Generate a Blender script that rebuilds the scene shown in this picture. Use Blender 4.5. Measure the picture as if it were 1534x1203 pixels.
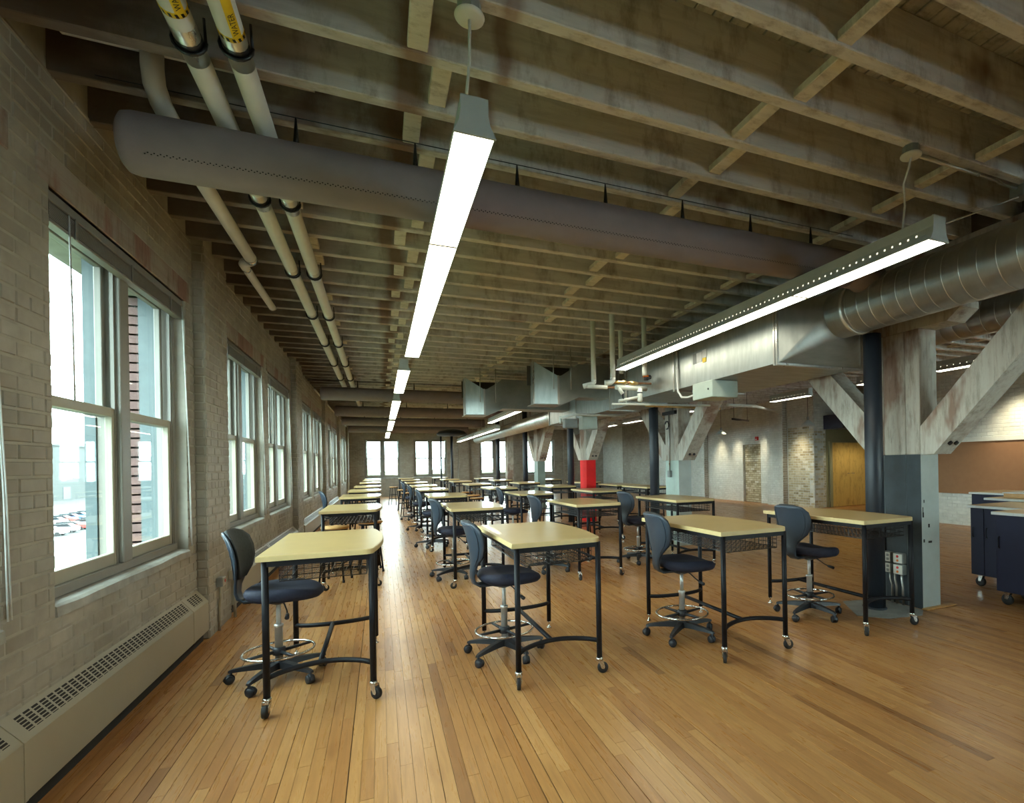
import bpy, math, random
from mathutils import Vector, Matrix
random.seed(7)
R = math.radians
sc = bpy.context.scene
COL = sc.collection
for o in list(bpy.data.objects):
    bpy.data.objects.remove(o)

# ------------------------------------------------------------------ camera
W_PX, H_PX = 1534, 1203
F_PX, CX, CY = 797.29, 921.38, 694.49
EYE = 1.45
cam_d = bpy.data.cameras.new('camera')
cam = bpy.data.objects.new('camera', cam_d)
COL.objects.link(cam)
cam_d.sensor_fit = 'HORIZONTAL'
cam_d.sensor_width = 36.0
cam_d.lens = 36.0 * F_PX / W_PX
cam_d.shift_x = (W_PX / 2 - CX) / W_PX
cam_d.shift_y = (CY - H_PX / 2) / W_PX
cam_d.clip_start = 0.05
cam_d.clip_end = 600
YAW, ROLL = .4149, -.0174
_c, _s = math.cos, math.sin
_A = Matrix(((_c(YAW), -_s(YAW), 0), (0, 0, -1), (_s(YAW), _c(YAW), 0)))
_M = Matrix(((_c(ROLL), -_s(ROLL), 0), (_s(ROLL), _c(ROLL), 0), (0, 0, 1))) @ _A
rx, ry, rz = Vector(_M[0]), Vector(_M[1]), Vector(_M[2])
cam.matrix_world = Matrix(((rx.x, -ry.x, -rz.x, 0), (rx.y, -ry.y, -rz.y, 0), (rx.z, -ry.z, -rz.z, EYE), (0, 0, 0, 1)))
sc.camera = cam

def px(x, y, z):
    t = _M @ Vector((x, y, z - EYE))
    if t.z < .05:
        return None
    return (CX + F_PX * t.x / t.z, CY + F_PX * t.y / t.z, t.z)

def in_view(x, y, z, m=25):
    p = px(x, y, z)
    return p is not None and -m < p[0] < W_PX + m and -m < p[1] < H_PX + m

# ------------------------------------------------------------------ world, exposure
world = bpy.data.worlds.new('overcast_sky')
sc.world = world
world.use_nodes = True
wn = world.node_tree.nodes
bg = wn['Background']
bg.inputs['Color'].default_value = (.76, .96, .95, 1)
bg.inputs['Strength'].default_value = 22.0
sc.view_settings.view_transform = 'Standard'
sc.view_settings.look = 'None'
sc.view_settings.exposure = -0.16
sc.view_settings.gamma = 1.0
sc.view_settings.use_curve_mapping = False
LAMP_STRENGTH = 14.0
sc.cycles.max_bounces = 10
sc.cycles.diffuse_bounces = 6
sc.cycles.glossy_bounces = 4
sc.cycles.transparent_max_bounces = 12
sc.cycles.sample_clamp_indirect = 6.0
sc.cycles.caustics_reflective = False
sc.cycles.caustics_refractive = False

# ------------------------------------------------------------------ materials
def new_mat(name):
    m = bpy.data.materials.new(name)
    m.use_nodes = True
    nt = m.node_tree
    return m, nt, nt.nodes['Principled BSDF']

def node(nt, t, **kw):
    n = nt.nodes.new(t)
    for k, v in kw.items():
        if k in n.inputs:
            n.inputs[k].default_value = v
        else:
            setattr(n, k, v)
    return n

def ramp(nt, fac, stops, interp='LINEAR'):
    r = nt.nodes.new('ShaderNodeValToRGB')
    r.color_ramp.interpolation = interp
    els = r.color_ramp.elements
    while len(els) < len(stops):
        els.new(.5)
    for e, (p, c) in zip(els, stops):
        e.position = p
        e.color = (*c, 1)
    nt.links.new(fac, r.inputs[0])
    return r.outputs[0]

def coords(nt, scale=(1, 1, 1), rnd=0.0):
    tc = nt.nodes.new('ShaderNodeTexCoord')
    mp = nt.nodes.new('ShaderNodeMapping')
    mp.inputs['Scale'].default_value = scale
    nt.links.new(tc.outputs['Object'], mp.inputs['Vector'])
    if rnd:
        oi = nt.nodes.new('ShaderNodeObjectInfo')
        mul = nt.nodes.new('ShaderNodeMath')
        mul.operation = 'MULTIPLY'
        mul.inputs[1].default_value = rnd
        nt.links.new(oi.outputs['Random'], mul.inputs[0])
        nt.links.new(mul.outputs[0], mp.inputs['Location'])
    return mp.outputs[0]

def noise(nt, vec, scale, detail=4, rough=.6, dist=0):
    n = nt.nodes.new('ShaderNodeTexNoise')
    n.inputs['Scale'].default_value = scale
    n.inputs['Detail'].default_value = detail
    n.inputs['Roughness'].default_value = rough
    n.inputs['Distortion'].default_value = dist
    nt.links.new(vec, n.inputs['Vector'])
    return n.outputs['Fac']

def mix(nt, fac, a, b, blend='MIX'):
    m = nt.nodes.new('ShaderNodeMix')
    m.data_type = 'RGBA'
    m.blend_type = blend
    for sock, v in ((m.inputs[0], fac), (m.inputs[6], a), (m.inputs[7], b)):
        if isinstance(v, (int, float)):
            sock.default_value = v
        elif isinstance(v, tuple):
            sock.default_value = (*v, 1)
        else:
            nt.links.new(v, sock)
    return m.outputs[2]

def bump(nt, bsdf, fac, strength=.2, dist=.01):
    b = nt.nodes.new('ShaderNodeBump')
    b.inputs['Strength'].default_value = strength
    b.inputs['Distance'].default_value = dist
    nt.links.new(fac, b.inputs['Height'])
    nt.links.new(b.outputs[0], bsdf.inputs['Normal'])

def plain(name, col, rough=.5, metal=0.0, var=.12, nscale=14, bumpy=0.0, coat=0.0):
    m, nt, b = new_mat(name)
    v = coords(nt)
    n = noise(nt, v, nscale)
    c = ramp(nt, n, [(.25, tuple(x * (1 - var) for x in col)), (.75, tuple(min(1, x * (1 + var)) for x in col))])
    nt.links.new(c, b.inputs['Base Color'])
    b.inputs['Roughness'].default_value = rough
    b.inputs['Metallic'].default_value = metal
    if coat:
        b.inputs['Coat Weight'].default_value = coat
    if bumpy:
        bump(nt, b, n, bumpy)
    return m

def emit(name, col, strength):
    m = bpy.data.materials.new(name)
    m.use_nodes = True
    nt = m.node_tree
    nt.nodes.clear()
    e = nt.nodes.new('ShaderNodeEmission')
    e.inputs['Color'].default_value = (*col, 1)
    e.inputs['Strength'].default_value = strength
    o = nt.nodes.new('ShaderNodeOutputMaterial')
    nt.links.new(e.outputs[0], o.inputs[0])
    return m

def attr_fac(nt, name='tone'):
    a = nt.nodes.new('ShaderNodeAttribute')
    a.attribute_name = name
    return a.outputs['Fac']

def mat_floor():
    m, nt, b = new_mat('maple_floor_board')
    tone = attr_fac(nt)
    base = ramp(nt, tone, [(0, (.29, .130, .042)), (.2, (.41, .190, .062)), (.6, (.485, .245, .082)), (1, (.585, .325, .120))])
    v = coords(nt, (22, 1.4, 1))
    g = noise(nt, v, 2.2, 6, .6, .6)
    gr = ramp(nt, g, [(.3, (.74, .66, .58)), (.62, (1.06, 1.03, 1.0))])
    c = mix(nt, .75, base, gr, 'MULTIPLY')
    v2 = coords(nt, (5, .9, 1))
    k = noise(nt, v2, 1.3, 3, .5)
    kr = ramp(nt, k, [(.62, (1, 1, 1)), (.78, (.62, .48, .38))])
    c = mix(nt, .8, c, kr, 'MULTIPLY')
    v3 = coords(nt, (14, 3, 1))
    s = noise(nt, v3, 3, 2, .5)
    sr = ramp(nt, s, [(.79, (1, 1, 1)), (.85, (.30, .20, .14))])
    c = mix(nt, .7, c, sr, 'MULTIPLY')
    nt.links.new(c, b.inputs['Base Color'])
    rr = ramp(nt, g, [(.2, (.32,) * 3), (.8, (.25,) * 3)])
    nt.links.new(rr, b.inputs['Roughness'])
    b.inputs['Specular IOR Level'].default_value = .5
    b.inputs['Coat Weight'].default_value = .12
    b.inputs['Coat Roughness'].default_value = .22
    return m

def mat_brick_paint(name, c0, c1, dirt, chip=(.33, .2, .14), chip_amt=.74):
    m, nt, b = new_mat(name)
    v = coords(nt)
    tone = attr_fac(nt)
    base = ramp(nt, tone, [(0, c0), (1, c1)])
    n = noise(nt, v, 1.1, 5, .62)
    d = ramp(nt, n, [(.36, dirt), (.58, (1, 1, 1))])
    c = mix(nt, .8, base, d, 'MULTIPLY')
    n2 = noise(nt, v, 9, 5, .65)
    c = mix(nt, ramp(nt, n2, [(.35, (.25,) * 3), (.6, (0, 0, 0))]), c, tuple(x * .5 for x in c0))
    n3 = noise(nt, v, 2.3, 5, .7)
    c = mix(nt, ramp(nt, n3, [(chip_amt - .06, (0, 0, 0)), (chip_amt, (.8,) * 3)]), c, chip)
    nt.links.new(c, b.inputs['Base Color'])
    b.inputs['Roughness'].default_value = .62
    bump(nt, b, n2, .35, .008)
    return m

def mat_raw_brick():
    m, nt, b = new_mat('bare_buff_brick')
    tone = attr_fac(nt)
    c = ramp(nt, tone, [(0, (.33, .28, .17)), (.35, (.48, .42, .27)), (.7, (.62, .57, .41)), (1, (.72, .70, .60))])
    v = coords(nt)
    n = noise(nt, v, 12, 4)
    c = mix(nt, .6, c, ramp(nt, n, [(.3, (.7, .66, .6)), (.6, (1, 1, 1))]), 'MULTIPLY')
    nt.links.new(c, b.inputs['Base Color'])
    b.inputs['Roughness'].default_value = .8
    return m

def mat_old_wood(name, light, mid, brown, rnd=37, streak=(1, 9, 9), brown_at=.60):
    m, nt, b = new_mat(name)
    v = coords(nt, streak, rnd)
    n = noise(nt, v, 1.6, 7, .68, .4)
    c = ramp(nt, n, [(.28, mid), (.55, light)])
    v2 = coords(nt, (.55, 1.3, .5), rnd * 1.7)
    n2 = noise(nt, v2, 1.9, 4, .6)
    c = mix(nt, ramp(nt, n2, [(brown_at - .04, (0, 0, 0)), (brown_at + .05, (.85,) * 3)]), c, brown)
    v3 = coords(nt, (3, 6, 1.2), rnd * .6)
    n3 = noise(nt, v3, 2.4, 6, .7)
    c = mix(nt, .8, c, ramp(nt, n3, [(.28, (.42, .36, .30)), (.5, (1, 1, 1))]), 'MULTIPLY')
    nt.links.new(c, b.inputs['Base Color'])
    b.inputs['Roughness'].default_value = .75
    bump(nt, b, n, .25, .006)
    return m

def mat_metal(name, col, rough, streak=(6, 1, 1), var=.18):
    m, nt, b = new_mat(name)
    v = coords(nt, streak)
    n = noise(nt, v, 3, 5, .6)
    c = ramp(nt, n, [(.3, tuple(x * (1 - var) for x in col)), (.7, col)])
    nt.links.new(c, b.inputs['Base Color'])
    b.inputs['Metallic'].default_value = .9
    nt.links.new(ramp(nt, n, [(.2, (rough * 1.25,) * 3), (.8, (rough * .8,) * 3)]), b.inputs['Roughness'])
    return m

def mat_glass():
    m = bpy.data.materials.new('window_glass')
    m.use_nodes = True
    nt = m.node_tree
    nt.nodes.clear()
    t = nt.nodes.new('ShaderNodeBsdfTransparent')
    t.inputs[0].default_value = (.90, .96, .97, 1)
    g = nt.nodes.new('ShaderNodeBsdfGlossy')
    g.inputs['Roughness'].default_value = .02
    f = nt.nodes.new('ShaderNodeFresnel')
    f.inputs['IOR'].default_value = 1.45
    mx = nt.nodes.new('ShaderNodeMixShader')
    o = nt.nodes.new('ShaderNodeOutputMaterial')
    nt.links.new(f.outputs[0], mx.inputs[0])
    nt.links.new(t.outputs[0], mx.inputs[1])
    nt.links.new(g.outputs[0], mx.inputs[2])
    nt.links.new(mx.outputs[0], o.inputs[0])
    return m

M = {}
M['floor'] = mat_floor()
M['subfloor'] = plain('dark_subfloor', (.05, .028, .012), .8)
M['brick_left'] = mat_brick_paint('cream_painted_brick', (.37, .35, .29), (.43, .41, .345), (.58, .54, .48))
M['mortar_left'] = plain('cream_painted_mortar', (.37, .35, .29), .8, var=.18, nscale=6, bumpy=.3)
M['brick_white'] = mat_brick_paint('white_painted_brick', (.70, .72, .67), (.80, .82, .77), (.82, .80, .75), chip_amt=.88)
M['mortar_white'] = plain('white_painted_mortar', (.60, .61, .56), .8, var=.2, nscale=6)
M['brick_end'] = mat_brick_paint('taupe_painted_brick', (.36, .33, .275), (.46, .43, .365), (.7, .66, .6), chip_amt=.8)
M['mortar_end'] = plain('taupe_painted_mortar', (.34, .31, .26), .8, var=.2, nscale=6)
M['brick_raw'] = mat_raw_brick()
M['mortar_raw'] = plain('brown_mortar', (.22, .17, .10), .9)
M['brick_red'] = plain('red_exterior_brick', (.13, .072, .064), .8, var=.3, nscale=8)
M['mortar_red'] = plain('pale_exterior_mortar', (.22, .22, .215), .9)
def mat_joist():
    m = mat_old_wood('whitewashed_joist', (.70, .685, .655), (.50, .48, .455), (.21, .12, .08), brown_at=.64)
    nt = m.node_tree
    b = nt.nodes['Principled BSDF']
    old = b.inputs['Base Color'].links[0].from_socket
    tc = nt.nodes.new('ShaderNodeTexCoord')
    oi = nt.nodes.new('ShaderNodeObjectInfo')
    v = coords(nt, (1, 2, 2), 23)
    n = noise(nt, v, 3.0, 3, .6)
    sep = nt.nodes.new('ShaderNodeSeparateXYZ')
    nt.links.new(tc.outputs['Object'], sep.inputs[0])
    def math_(op, a, bb):
        q = nt.nodes.new('ShaderNodeMath')
        q.operation = op
        for s_, val in zip(q.inputs, (a, bb)):
            if isinstance(val, float): s_.default_value = val
            else: nt.links.new(val, s_)
        return q.outputs[0]
    # bare bands left where an old partition met the joists
    x = math_('ADD', sep.outputs[0], math_('MULTIPLY', n, .10))
    x = math_('ADD', x, math_('MULTIPLY', oi.outputs['Random'], .12))
    k = ramp(nt, math_('MULTIPLY', x, .1), [(.0, (0, 0, 0)), (.170, (0, 0, 0)), (.174, (1, 1, 1)), (.186, (1, 1, 1)), (.190, (0, 0, 0)), (.215, (0, 0, 0)), (.218, (.8,) * 3), (.224, (.8,) * 3), (.227, (0, 0, 0))])
    c = mix(nt, math_('MULTIPLY', k, .8), old, (.24, .115, .055))
    # wood turns darker brown towards the window wall
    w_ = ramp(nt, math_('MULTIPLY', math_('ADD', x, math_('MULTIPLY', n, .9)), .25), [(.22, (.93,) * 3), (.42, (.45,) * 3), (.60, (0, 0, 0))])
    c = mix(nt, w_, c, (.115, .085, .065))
    nt.links.new(c, b.inputs['Base Color'])
    return m
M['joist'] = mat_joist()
M['block'] = mat_old_wood('whitewashed_block', (.68, .64, .55), (.54, .49, .41), (.2, .12, .07), brown_at=.7)
M['ceiling_board'] = mat_old_wood('ceiling_boards', (.54, .53, .48), (.38, .37, .335), (.12, .08, .05), streak=(9, 1, 9), brown_at=.74)
M['lintel'] = mat_old_wood('worn_red_lintel', (.34, .30, .25), (.28, .21, .17), (.25, .125, .10), streak=(9, 1, 9), brown_at=.56)
M['timber'] = mat_old_wood('whitewashed_timber', (.55, .53, .46), (.42, .36, .29), (.27, .16, .11), streak=(12, 12, .8), brown_at=.57)
M['paint_grey'] = plain('dark_slate_column_paint', (.030, .042, .049), .62, var=.35, nscale=4)
M['paint_white'] = plain('pale_grey_column_paint', (.46, .50, .47), .45, var=.1, nscale=5)
M['paint_mint'] = plain('pale_mint_column_paint', (.50, .62, .56), .45, var=.08, nscale=5)
M['paint_red'] = plain('bright_red_column_paint', (.86, .012, .014), .75, var=.1, nscale=5)
M['paint_green'] = plain('grey_green_column_paint', (.22, .29, .25), .45, var=.1, nscale=5)
M['laminate'] = plain('maple_laminate_top', (.60, .43, .18), .30, var=.05, nscale=5, coat=.2)
M['laminate_edge'] = plain('maple_laminate_edge', (.62, .48, .23), .4, var=.06)
M['black'] = plain('black_powder_coat', (.008, .008, .011), .5, var=.2)
M['black'].node_tree.nodes['Principled BSDF'].inputs['Specular IOR Level'].default_value = .25
M['black_plastic'] = plain('black_plastic', (.018, .020, .026), .45, var=.2)
M['rubber'] = plain('black_rubber', (.012, .012, .012), .6)
M['chrome'] = mat_metal('chrome', (.80, .80, .78), .14)
M['satin_steel'] = plain('satin_steel', (.62, .62, .60), .28, metal=.45, var=.05)
M['zinc'] = mat_metal('zinc_plate', (.66, .66, .62), .3)
M['seat_fabric'] = plain('navy_seat_fabric', (.010, .012, .030), .75, var=.4, nscale=60, bumpy=.15)
M['shell'] = plain('blue_grey_chair_shell', (.027, .041, .060), .42, var=.1, nscale=10)
M['back_fabric'] = plain('charcoal_back_fabric', (.030, .036, .036), .8, var=.3, nscale=60, bumpy=.15)
M['galv'] = mat_metal('galvanised_duct', (.50, .535, .51), .42, (1, 5, 1), .22)
M['shaded_sheet'] = plain('shaded_brown_sheet', (.10, .09, .075), .6)  # shade inside the plenum notch put into this sheet's dark colour
M['galv_round'] = mat_metal('spiral_duct_metal', (.74, .76, .73), .33, (1, 3, 1), .2)
M['fabric_duct'] = plain('taupe_fabric_duct', (.245, .205, .22), .85, var=.08, nscale=6, bumpy=.1)
M['perf'] = plain('black_perforation', (.01, .01, .012), .9)
M['pipe_white'] = plain('white_pipe_jacket', (.70, .70, .65), .5, var=.07, nscale=5)
M['pipe_mint'] = plain('pale_pipe_jacket', (.78, .84, .79), .5, var=.05)
M['black_iron'] = plain('black_iron', (.012, .014, .018), .35, var=.2)
M['drain_pipe'] = plain('blue_black_drain_pipe', (.016, .021, .030), .45, var=.12, nscale=4)
M['brass'] = mat_metal('brass', (.72, .50, .20), .3)
M['copper'] = mat_metal('copper', (.50, .25, .13), .35)
M['fixture'] = plain('grey_fixture_housing', (.46, .52, .52), .4, var=.05)
M['diffuser'] = emit('lamp_diffuser', (1.0, .955, .76), LAMP_STRENGTH)
M['slot_glow'] = emit('lamp_slot', (1.0, .93, .70), 1.6)
M['white_plastic'] = plain('white_plastic', (.70, .70, .64), .45, var=.04)
M['grey_box'] = plain('grey_steel_box', (.25, .27, .26), .45, var=.12)
M['vav_box'] = plain('pale_control_box', (.46, .54, .48), .4, var=.05)
M['heater'] = plain('beige_heater_enamel', (.36, .33, .24), .42, var=.05, nscale=3)
M['dark_gap'] = plain('dark_recess', (.022, .020, .016), .9)
M['frame_paint'] = plain('grey_taupe_window_paint', (.24, .23, .20), .45, var=.07, nscale=5)
M['frame_light'] = plain('tan_sash_paint', (.37, .35, .265), .45, var=.05, nscale=5)
M['frame_out'] = plain('exterior_frame', (.075, .105, .112), .5, var=.1)
M['blind'] = plain('grey_blind', (.21, .21, .20), .4, var=.05)
M['cord'] = plain('white_cord', (.62, .64, .62), .6)
M['stone'] = plain('grey_stone_sill', (.36, .36, .32), .7, var=.25, nscale=7, bumpy=.3)
M['glass'] = mat_glass()
M['door_wood'] = mat_old_wood('honey_door_veneer', (.66, .43, .11), (.58, .36, .085), (.54, .33, .08), streak=(6, 6, .5), brown_at=.8)
M['olive'] = plain('olive_wall_paint', (.30, .28, .15), .6, var=.05)
M['navy_soffit'] = plain('navy_soffit_paint', (.030, .030, .060), .5, var=.1)
M['tackboard'] = plain('rust_tackboard', (.30, .150, .070), .8, var=.06, nscale=8)
M['cabinet'] = plain('navy_cabinet', (.009, .010, .034), .7, var=.1)
M['cab_edge'] = plain('pale_cabinet_edge', (.62, .64, .62), .4, var=.04)
M['red_box'] = plain('red_alarm', (.62, .02, .02), .4)
M['orange'] = plain('orange_tap', (.85, .22, .03), .4)
M['yellow'] = plain('yellow_label', (.80, .56, .02), .5)
M['label_white'] = plain('white_label', (.72, .72, .70), .5)
M['concrete'] = plain('grey_concrete', (.30, .30, .27), .7, var=.2, nscale=9, bumpy=.2)
M['raw_wood'] = plain('honey_wood_strip', (.55, .30, .10), .5, var=.15)
M['tan_wall'] = plain('tan_partition', (.30, .26, .19), .7, var=.1)
M['ground'] = plain('pale_tarmac', (.040, .042, .040), .9, var=.2, nscale=.2)
M['lawn'] = plain('lawn', (.055, .075, .03), .9, var=.3, nscale=.5)
M['warehouse'] = plain('pale_warehouse', (.062, .068, .064), .8, var=.06)
M['tree'] = plain('tree_green', (.11, .12, .085), .9, var=.4, nscale=1)
M['car_a'] = plain('car_white', (.60, .62, .62), .3)
M['car_b'] = plain('car_red', (.40, .06, .05), .3)
M['car_c'] = plain('car_blue', (.06, .12, .25), .3)
M['car_glass'] = plain('car_glass', (.02, .025, .03), .1)

# ------------------------------------------------------------------ mesh builders
class MB:
    def __init__(s):
        s.v, s.f, s.mi, s.sm, s.tone = [], [], [], [], []
        s.mats = []
        s.cur = 0
        s.t = 0.5
    def m(s, name):
        if name not in s.mats:
            s.mats.append(name)
        s.cur = s.mats.index(name)
        return s
    def add(s, vs, fs, smooth=False):
        n = len(s.v)
        s.v.extend([tuple(v) for v in vs])
        s.tone.extend([s.t] * len(vs))
        for f in fs:
            s.f.append(tuple(i + n for i in f))
            s.mi.append(s.cur)
            s.sm.append(smooth)
        return s
    def box(s, x0, y0, z0, x1, y1, z1):
        vs = [(x0, y0, z0), (x1, y0, z0), (x1, y1, z0), (x0, y1, z0), (x0, y0, z1), (x1, y0, z1), (x1, y1, z1), (x0, y1, z1)]
        return s.add(vs, [(0, 3, 2, 1), (4, 5, 6, 7), (0, 1, 5, 4), (1, 2, 6, 5), (2, 3, 7, 6), (3, 0, 4, 7)])
    def bbox(s, x0, y0, z0, x1, y1, z1, b=.004):
        # box with chamfered edges
        X, Y, Z = (x0, x1), (y0, y1), (z0, z1)
        vs, idx = [], {}
        for i in (0, 1):
            for j in (0, 1):
                for k in (0, 1):
                    dx, dy, dz = (b if i == 0 else -b), (b if j == 0 else -b), (b if k == 0 else -b)
                    for a, p in (('x', (X[i], Y[j] + dy, Z[k] + dz)), ('y', (X[i] + dx, Y[j], Z[k] + dz)), ('z', (X[i] + dx, Y[j] + dy, Z[k]))):
                        idx[i, j, k, a] = len(vs)
                        vs.append(p)
        g = lambda i, j, k, a: idx[i, j, k, a]
        fs = []
        for i in (0, 1):
            q = [g(i, 0, 0, 'x'), g(i, 1, 0, 'x'), g(i, 1, 1, 'x'), g(i, 0, 1, 'x')]
            fs.append(q if i else q[::-1])
            q = [g(0, i, 0, 'y'), g(1, i, 0, 'y'), g(1, i, 1, 'y'), g(0, i, 1, 'y')]
            fs.append(q[::-1] if i else q)
            q = [g(0, 0, i, 'z'), g(1, 0, i, 'z'), g(1, 1, i, 'z'), g(0, 1, i, 'z')]
            fs.append(q if i else q[::-1])
        for i in (0, 1):
            for j in (0, 1):
                fs.append([g(i, j, 0, 'x'), g(i, j, 1, 'x'), g(i, j, 1, 'y'), g(i, j, 0, 'y')])
                fs.append([g(i, 0, j, 'x'), g(i, 1, j, 'x'), g(i, 1, j, 'z'), g(i, 0, j, 'z')])
                fs.append([g(0, i, j, 'y'), g(1, i, j, 'y'), g(1, i, j, 'z'), g(0, i, j, 'z')])
                for k in (0, 1):
                    fs.append([g(i, j, k, 'x'), g(i, j, k, 'y'), g(i, j, k, 'z')])
        return s.add(vs, fs)
    def prism(s, poly, axis, a, b, smooth=False):
        # poly: 2D points; extruded along axis 'x' (pts are y,z), 'y' (x,z) or 'z' (x,y)
        n = len(poly)
        def P(p, t):
            return (t, p[0], p[1]) if axis == 'x' else (p[0], t, p[1]) if axis == 'y' else (p[0], p[1], t)
        vs = [P(p, a) for p in poly] + [P(p, b) for p in poly]
        fs = [(i, (i + 1) % n, n + (i + 1) % n, n + i) for i in range(n)]
        s.add(vs, fs, smooth)
        n0 = len(s.v) - 2 * n
        s.f.append(tuple(n0 + i for i in range(n))[::-1]); s.mi.append(s.cur); s.sm.append(False)
        s.f.append(tuple(n0 + n + i for i in range(n))); s.mi.append(s.cur); s.sm.append(False)
        return s
    def tube(s, pts, r, seg=8, caps=True, closed=False):
        pts = [Vector(p) for p in pts]
        n = len(pts)
        rr = r if isinstance(r, (list, tuple)) else [r] * n
        vs, fs = [], []
        prev = None
        for i, p in enumerate(pts):
            if closed:
                d = pts[(i + 1) % n] - pts[i - 1]
            else:
                d = pts[min(i + 1, n - 1)] - pts[max(i - 1, 0)]
            d.normalize()
            if prev is None:
                up = Vector((0, 0, 1)) if abs(d.z) < .9 else Vector((1, 0, 0))
                a = d.cross(up).normalized()
            else:
                a = (prev - d * prev.dot(d)).normalized()
            prev = a
            b = d.cross(a)
            for k in range(seg):
                t = 2 * math.pi * k / seg
                vs.append(p + (a * math.cos(t) + b * math.sin(t)) * rr[i])
        m = n if closed else n - 1
        for i in range(m):
            for k in range(seg):
                i2 = (i + 1) % n
                fs.append((i * seg + k, i * seg + (k + 1) % seg, i2 * seg + (k + 1) % seg, i2 * seg + k))
        s.add(vs, fs, True)
        if caps and not closed:
            n0 = len(s.v) - len(vs)
            for base, rev in ((n0, True), (n0 + (n - 1) * seg, False)):
                f = tuple(base + k for k in range(seg))
                s.f.append(f[::-1] if rev else f); s.mi.append(s.cur); s.sm.append(False)
        return s
    def lathe(s, prof, c=(0, 0, 0), axis='z', seg=16, smooth=True):
        # prof: (radius, height) along the axis
        vs, fs = [], []
        for r, h in prof:
            for k in range(seg):
                t = 2 * math.pi * k / seg
                a, b = r * math.cos(t), r * math.sin(t)
                vs.append((c[0] + a, c[1] + b, c[2] + h) if axis == 'z' else (c[0] + h, c[1] + a, c[2] + b) if axis == 'x' else (c[0] + b, c[1] + h, c[2] + a))
        for i in range(len(prof) - 1):
            for k in range(seg):
                fs.append((i * seg + k, i * seg + (k + 1) % seg, (i + 1) * seg + (k + 1) % seg, (i + 1) * seg + k))
        s.add(vs, fs, smooth)
        n0 = len(s.v) - len(vs)
        for i, rev in ((0, True), (len(prof) - 1, False)):
            if prof[i][0] > 1e-5:
                f = tuple(n0 + i * seg + k for k in range(seg))
                s.f.append(f[::-1] if rev else f); s.mi.append(s.cur); s.sm.append(False)
        return s
    def mesh(s, name):
        me = bpy.data.meshes.new(name)
        me.from_pydata(s.v, [], s.f)
        for k in s.mats:
            me.materials.append(M[k])
        me.polygons.foreach_set('material_index', s.mi)
        me.polygons.foreach_set('use_smooth', s.sm)
        a = me.attributes.new('tone', 'FLOAT', 'POINT')
        a.data.foreach_set('value', s.tone)
        me.update()
        return me

def put(name, me, parent=None, loc=None, rot=None):
    o = bpy.data.objects.new(name, me)
    COL.objects.link(o)
    if parent is not None:
        o.parent = parent
    if loc:
        o.location = loc
    if rot:
        o.rotation_euler = rot
    return o

def obj(name, mb, parent=None, loc=None, rot=None):
    return put(name, mb.mesh(name), parent, loc, rot)

def tag(o, label=None, cat=None, group=None, kind=None):
    if label: o['label'] = label
    if cat: o['category'] = cat
    if group: o['group'] = group
    if kind: o['kind'] = kind
    return o

def thing(name, label, cat, loc=(0, 0, 0), rotz=0, group=None):
    o = bpy.data.objects.new(name, None)
    COL.objects.link(o)
    o.empty_display_size = .1
    o.location = loc
    o.rotation_euler = (0, 0, rotz)
    return tag(o, label, cat, group)

def struct(name, mb, parent=None):
    return tag(obj(name, mb, parent), kind='structure')

def stuff(name, mb, parent):
    return tag(obj(name, mb, parent), kind='stuff')

# ------------------------------------------------------------------ setting: floor
XL, XR, YB, YE = -1.455, 12.0, -6.0, 29.0
ZJ, ZC = 3.41, 3.72
fb = MB().m('subfloor').box(XL - .5, YB, -.08, 16.0, YE + .4, -.008)
floor = struct('floor', fb)

planks = []
rng = random.Random(3)
xx = XL - .02
while xx < 15.2:
    wide = rng.choice((.003, .0038)) if rng.random() < .16 else 0
    y = YB - rng.uniform(0, 1.2)
    while y < YE:
        ln = rng.choice([.35, .5, .6, .75, .9, 1.1, 1.3, 1.6, 2.0])
        y1 = min(y + ln, YE)
        if not (xx > XR and y > 12.35) and not (xx > 11.45 and y1 < 7.95) and y1 > YB:
            t = min(1, max(0, rng.gauss(.55, .2)))
            if rng.random() < .03:
                t = rng.uniform(.05, .2)
            planks.append((xx, y, y1, t, rng.uniform(-.0002, .0002), wide or (.0022 if rng.random() < .12 else .0008)))
        y = y1
    xx += .057

def plank_geo(mb, p):
    x, y0, y1, t, dz, g = p
    mb.t = t
    z = dz
    a, b, c, d = x + g, x + .057 - .0007, y0 + .0008, y1 - .0008
    vs = [(a, c, -.008), (b, c, -.008), (b, d, -.008), (a, d, -.008), (a, c, z), (b, c, z), (b, d, z), (a, d, z)]
    mb.add(vs, [(4, 5, 6, 7), (0, 1, 5, 4), (1, 2, 6, 5), (2, 3, 7, 6), (3, 0, 4, 7)])

def near_key(p):
    xm, ym = p[0] + .03, (p[1] + p[2]) / 2
    q = px(xm, ym, 0)
    if q is None or not (-20 < q[0] < W_PX + 20 and q[1] < H_PX + 30):
        return -1
    return (p[2] - p[1]) / q[2] ** 2
ranked = sorted(range(len(planks)), key=lambda i: -near_key(planks[i]))
solo = set(ranked[:300])
rest = MB().m('floor')
for i, p in enumerate(planks):
    if i in solo:
        one = MB().m('floor')
        plank_geo(one, p)
        obj('plank', one, floor)
    else:
        plank_geo(rest, p)
stuff('plank_field', rest, floor)

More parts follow.
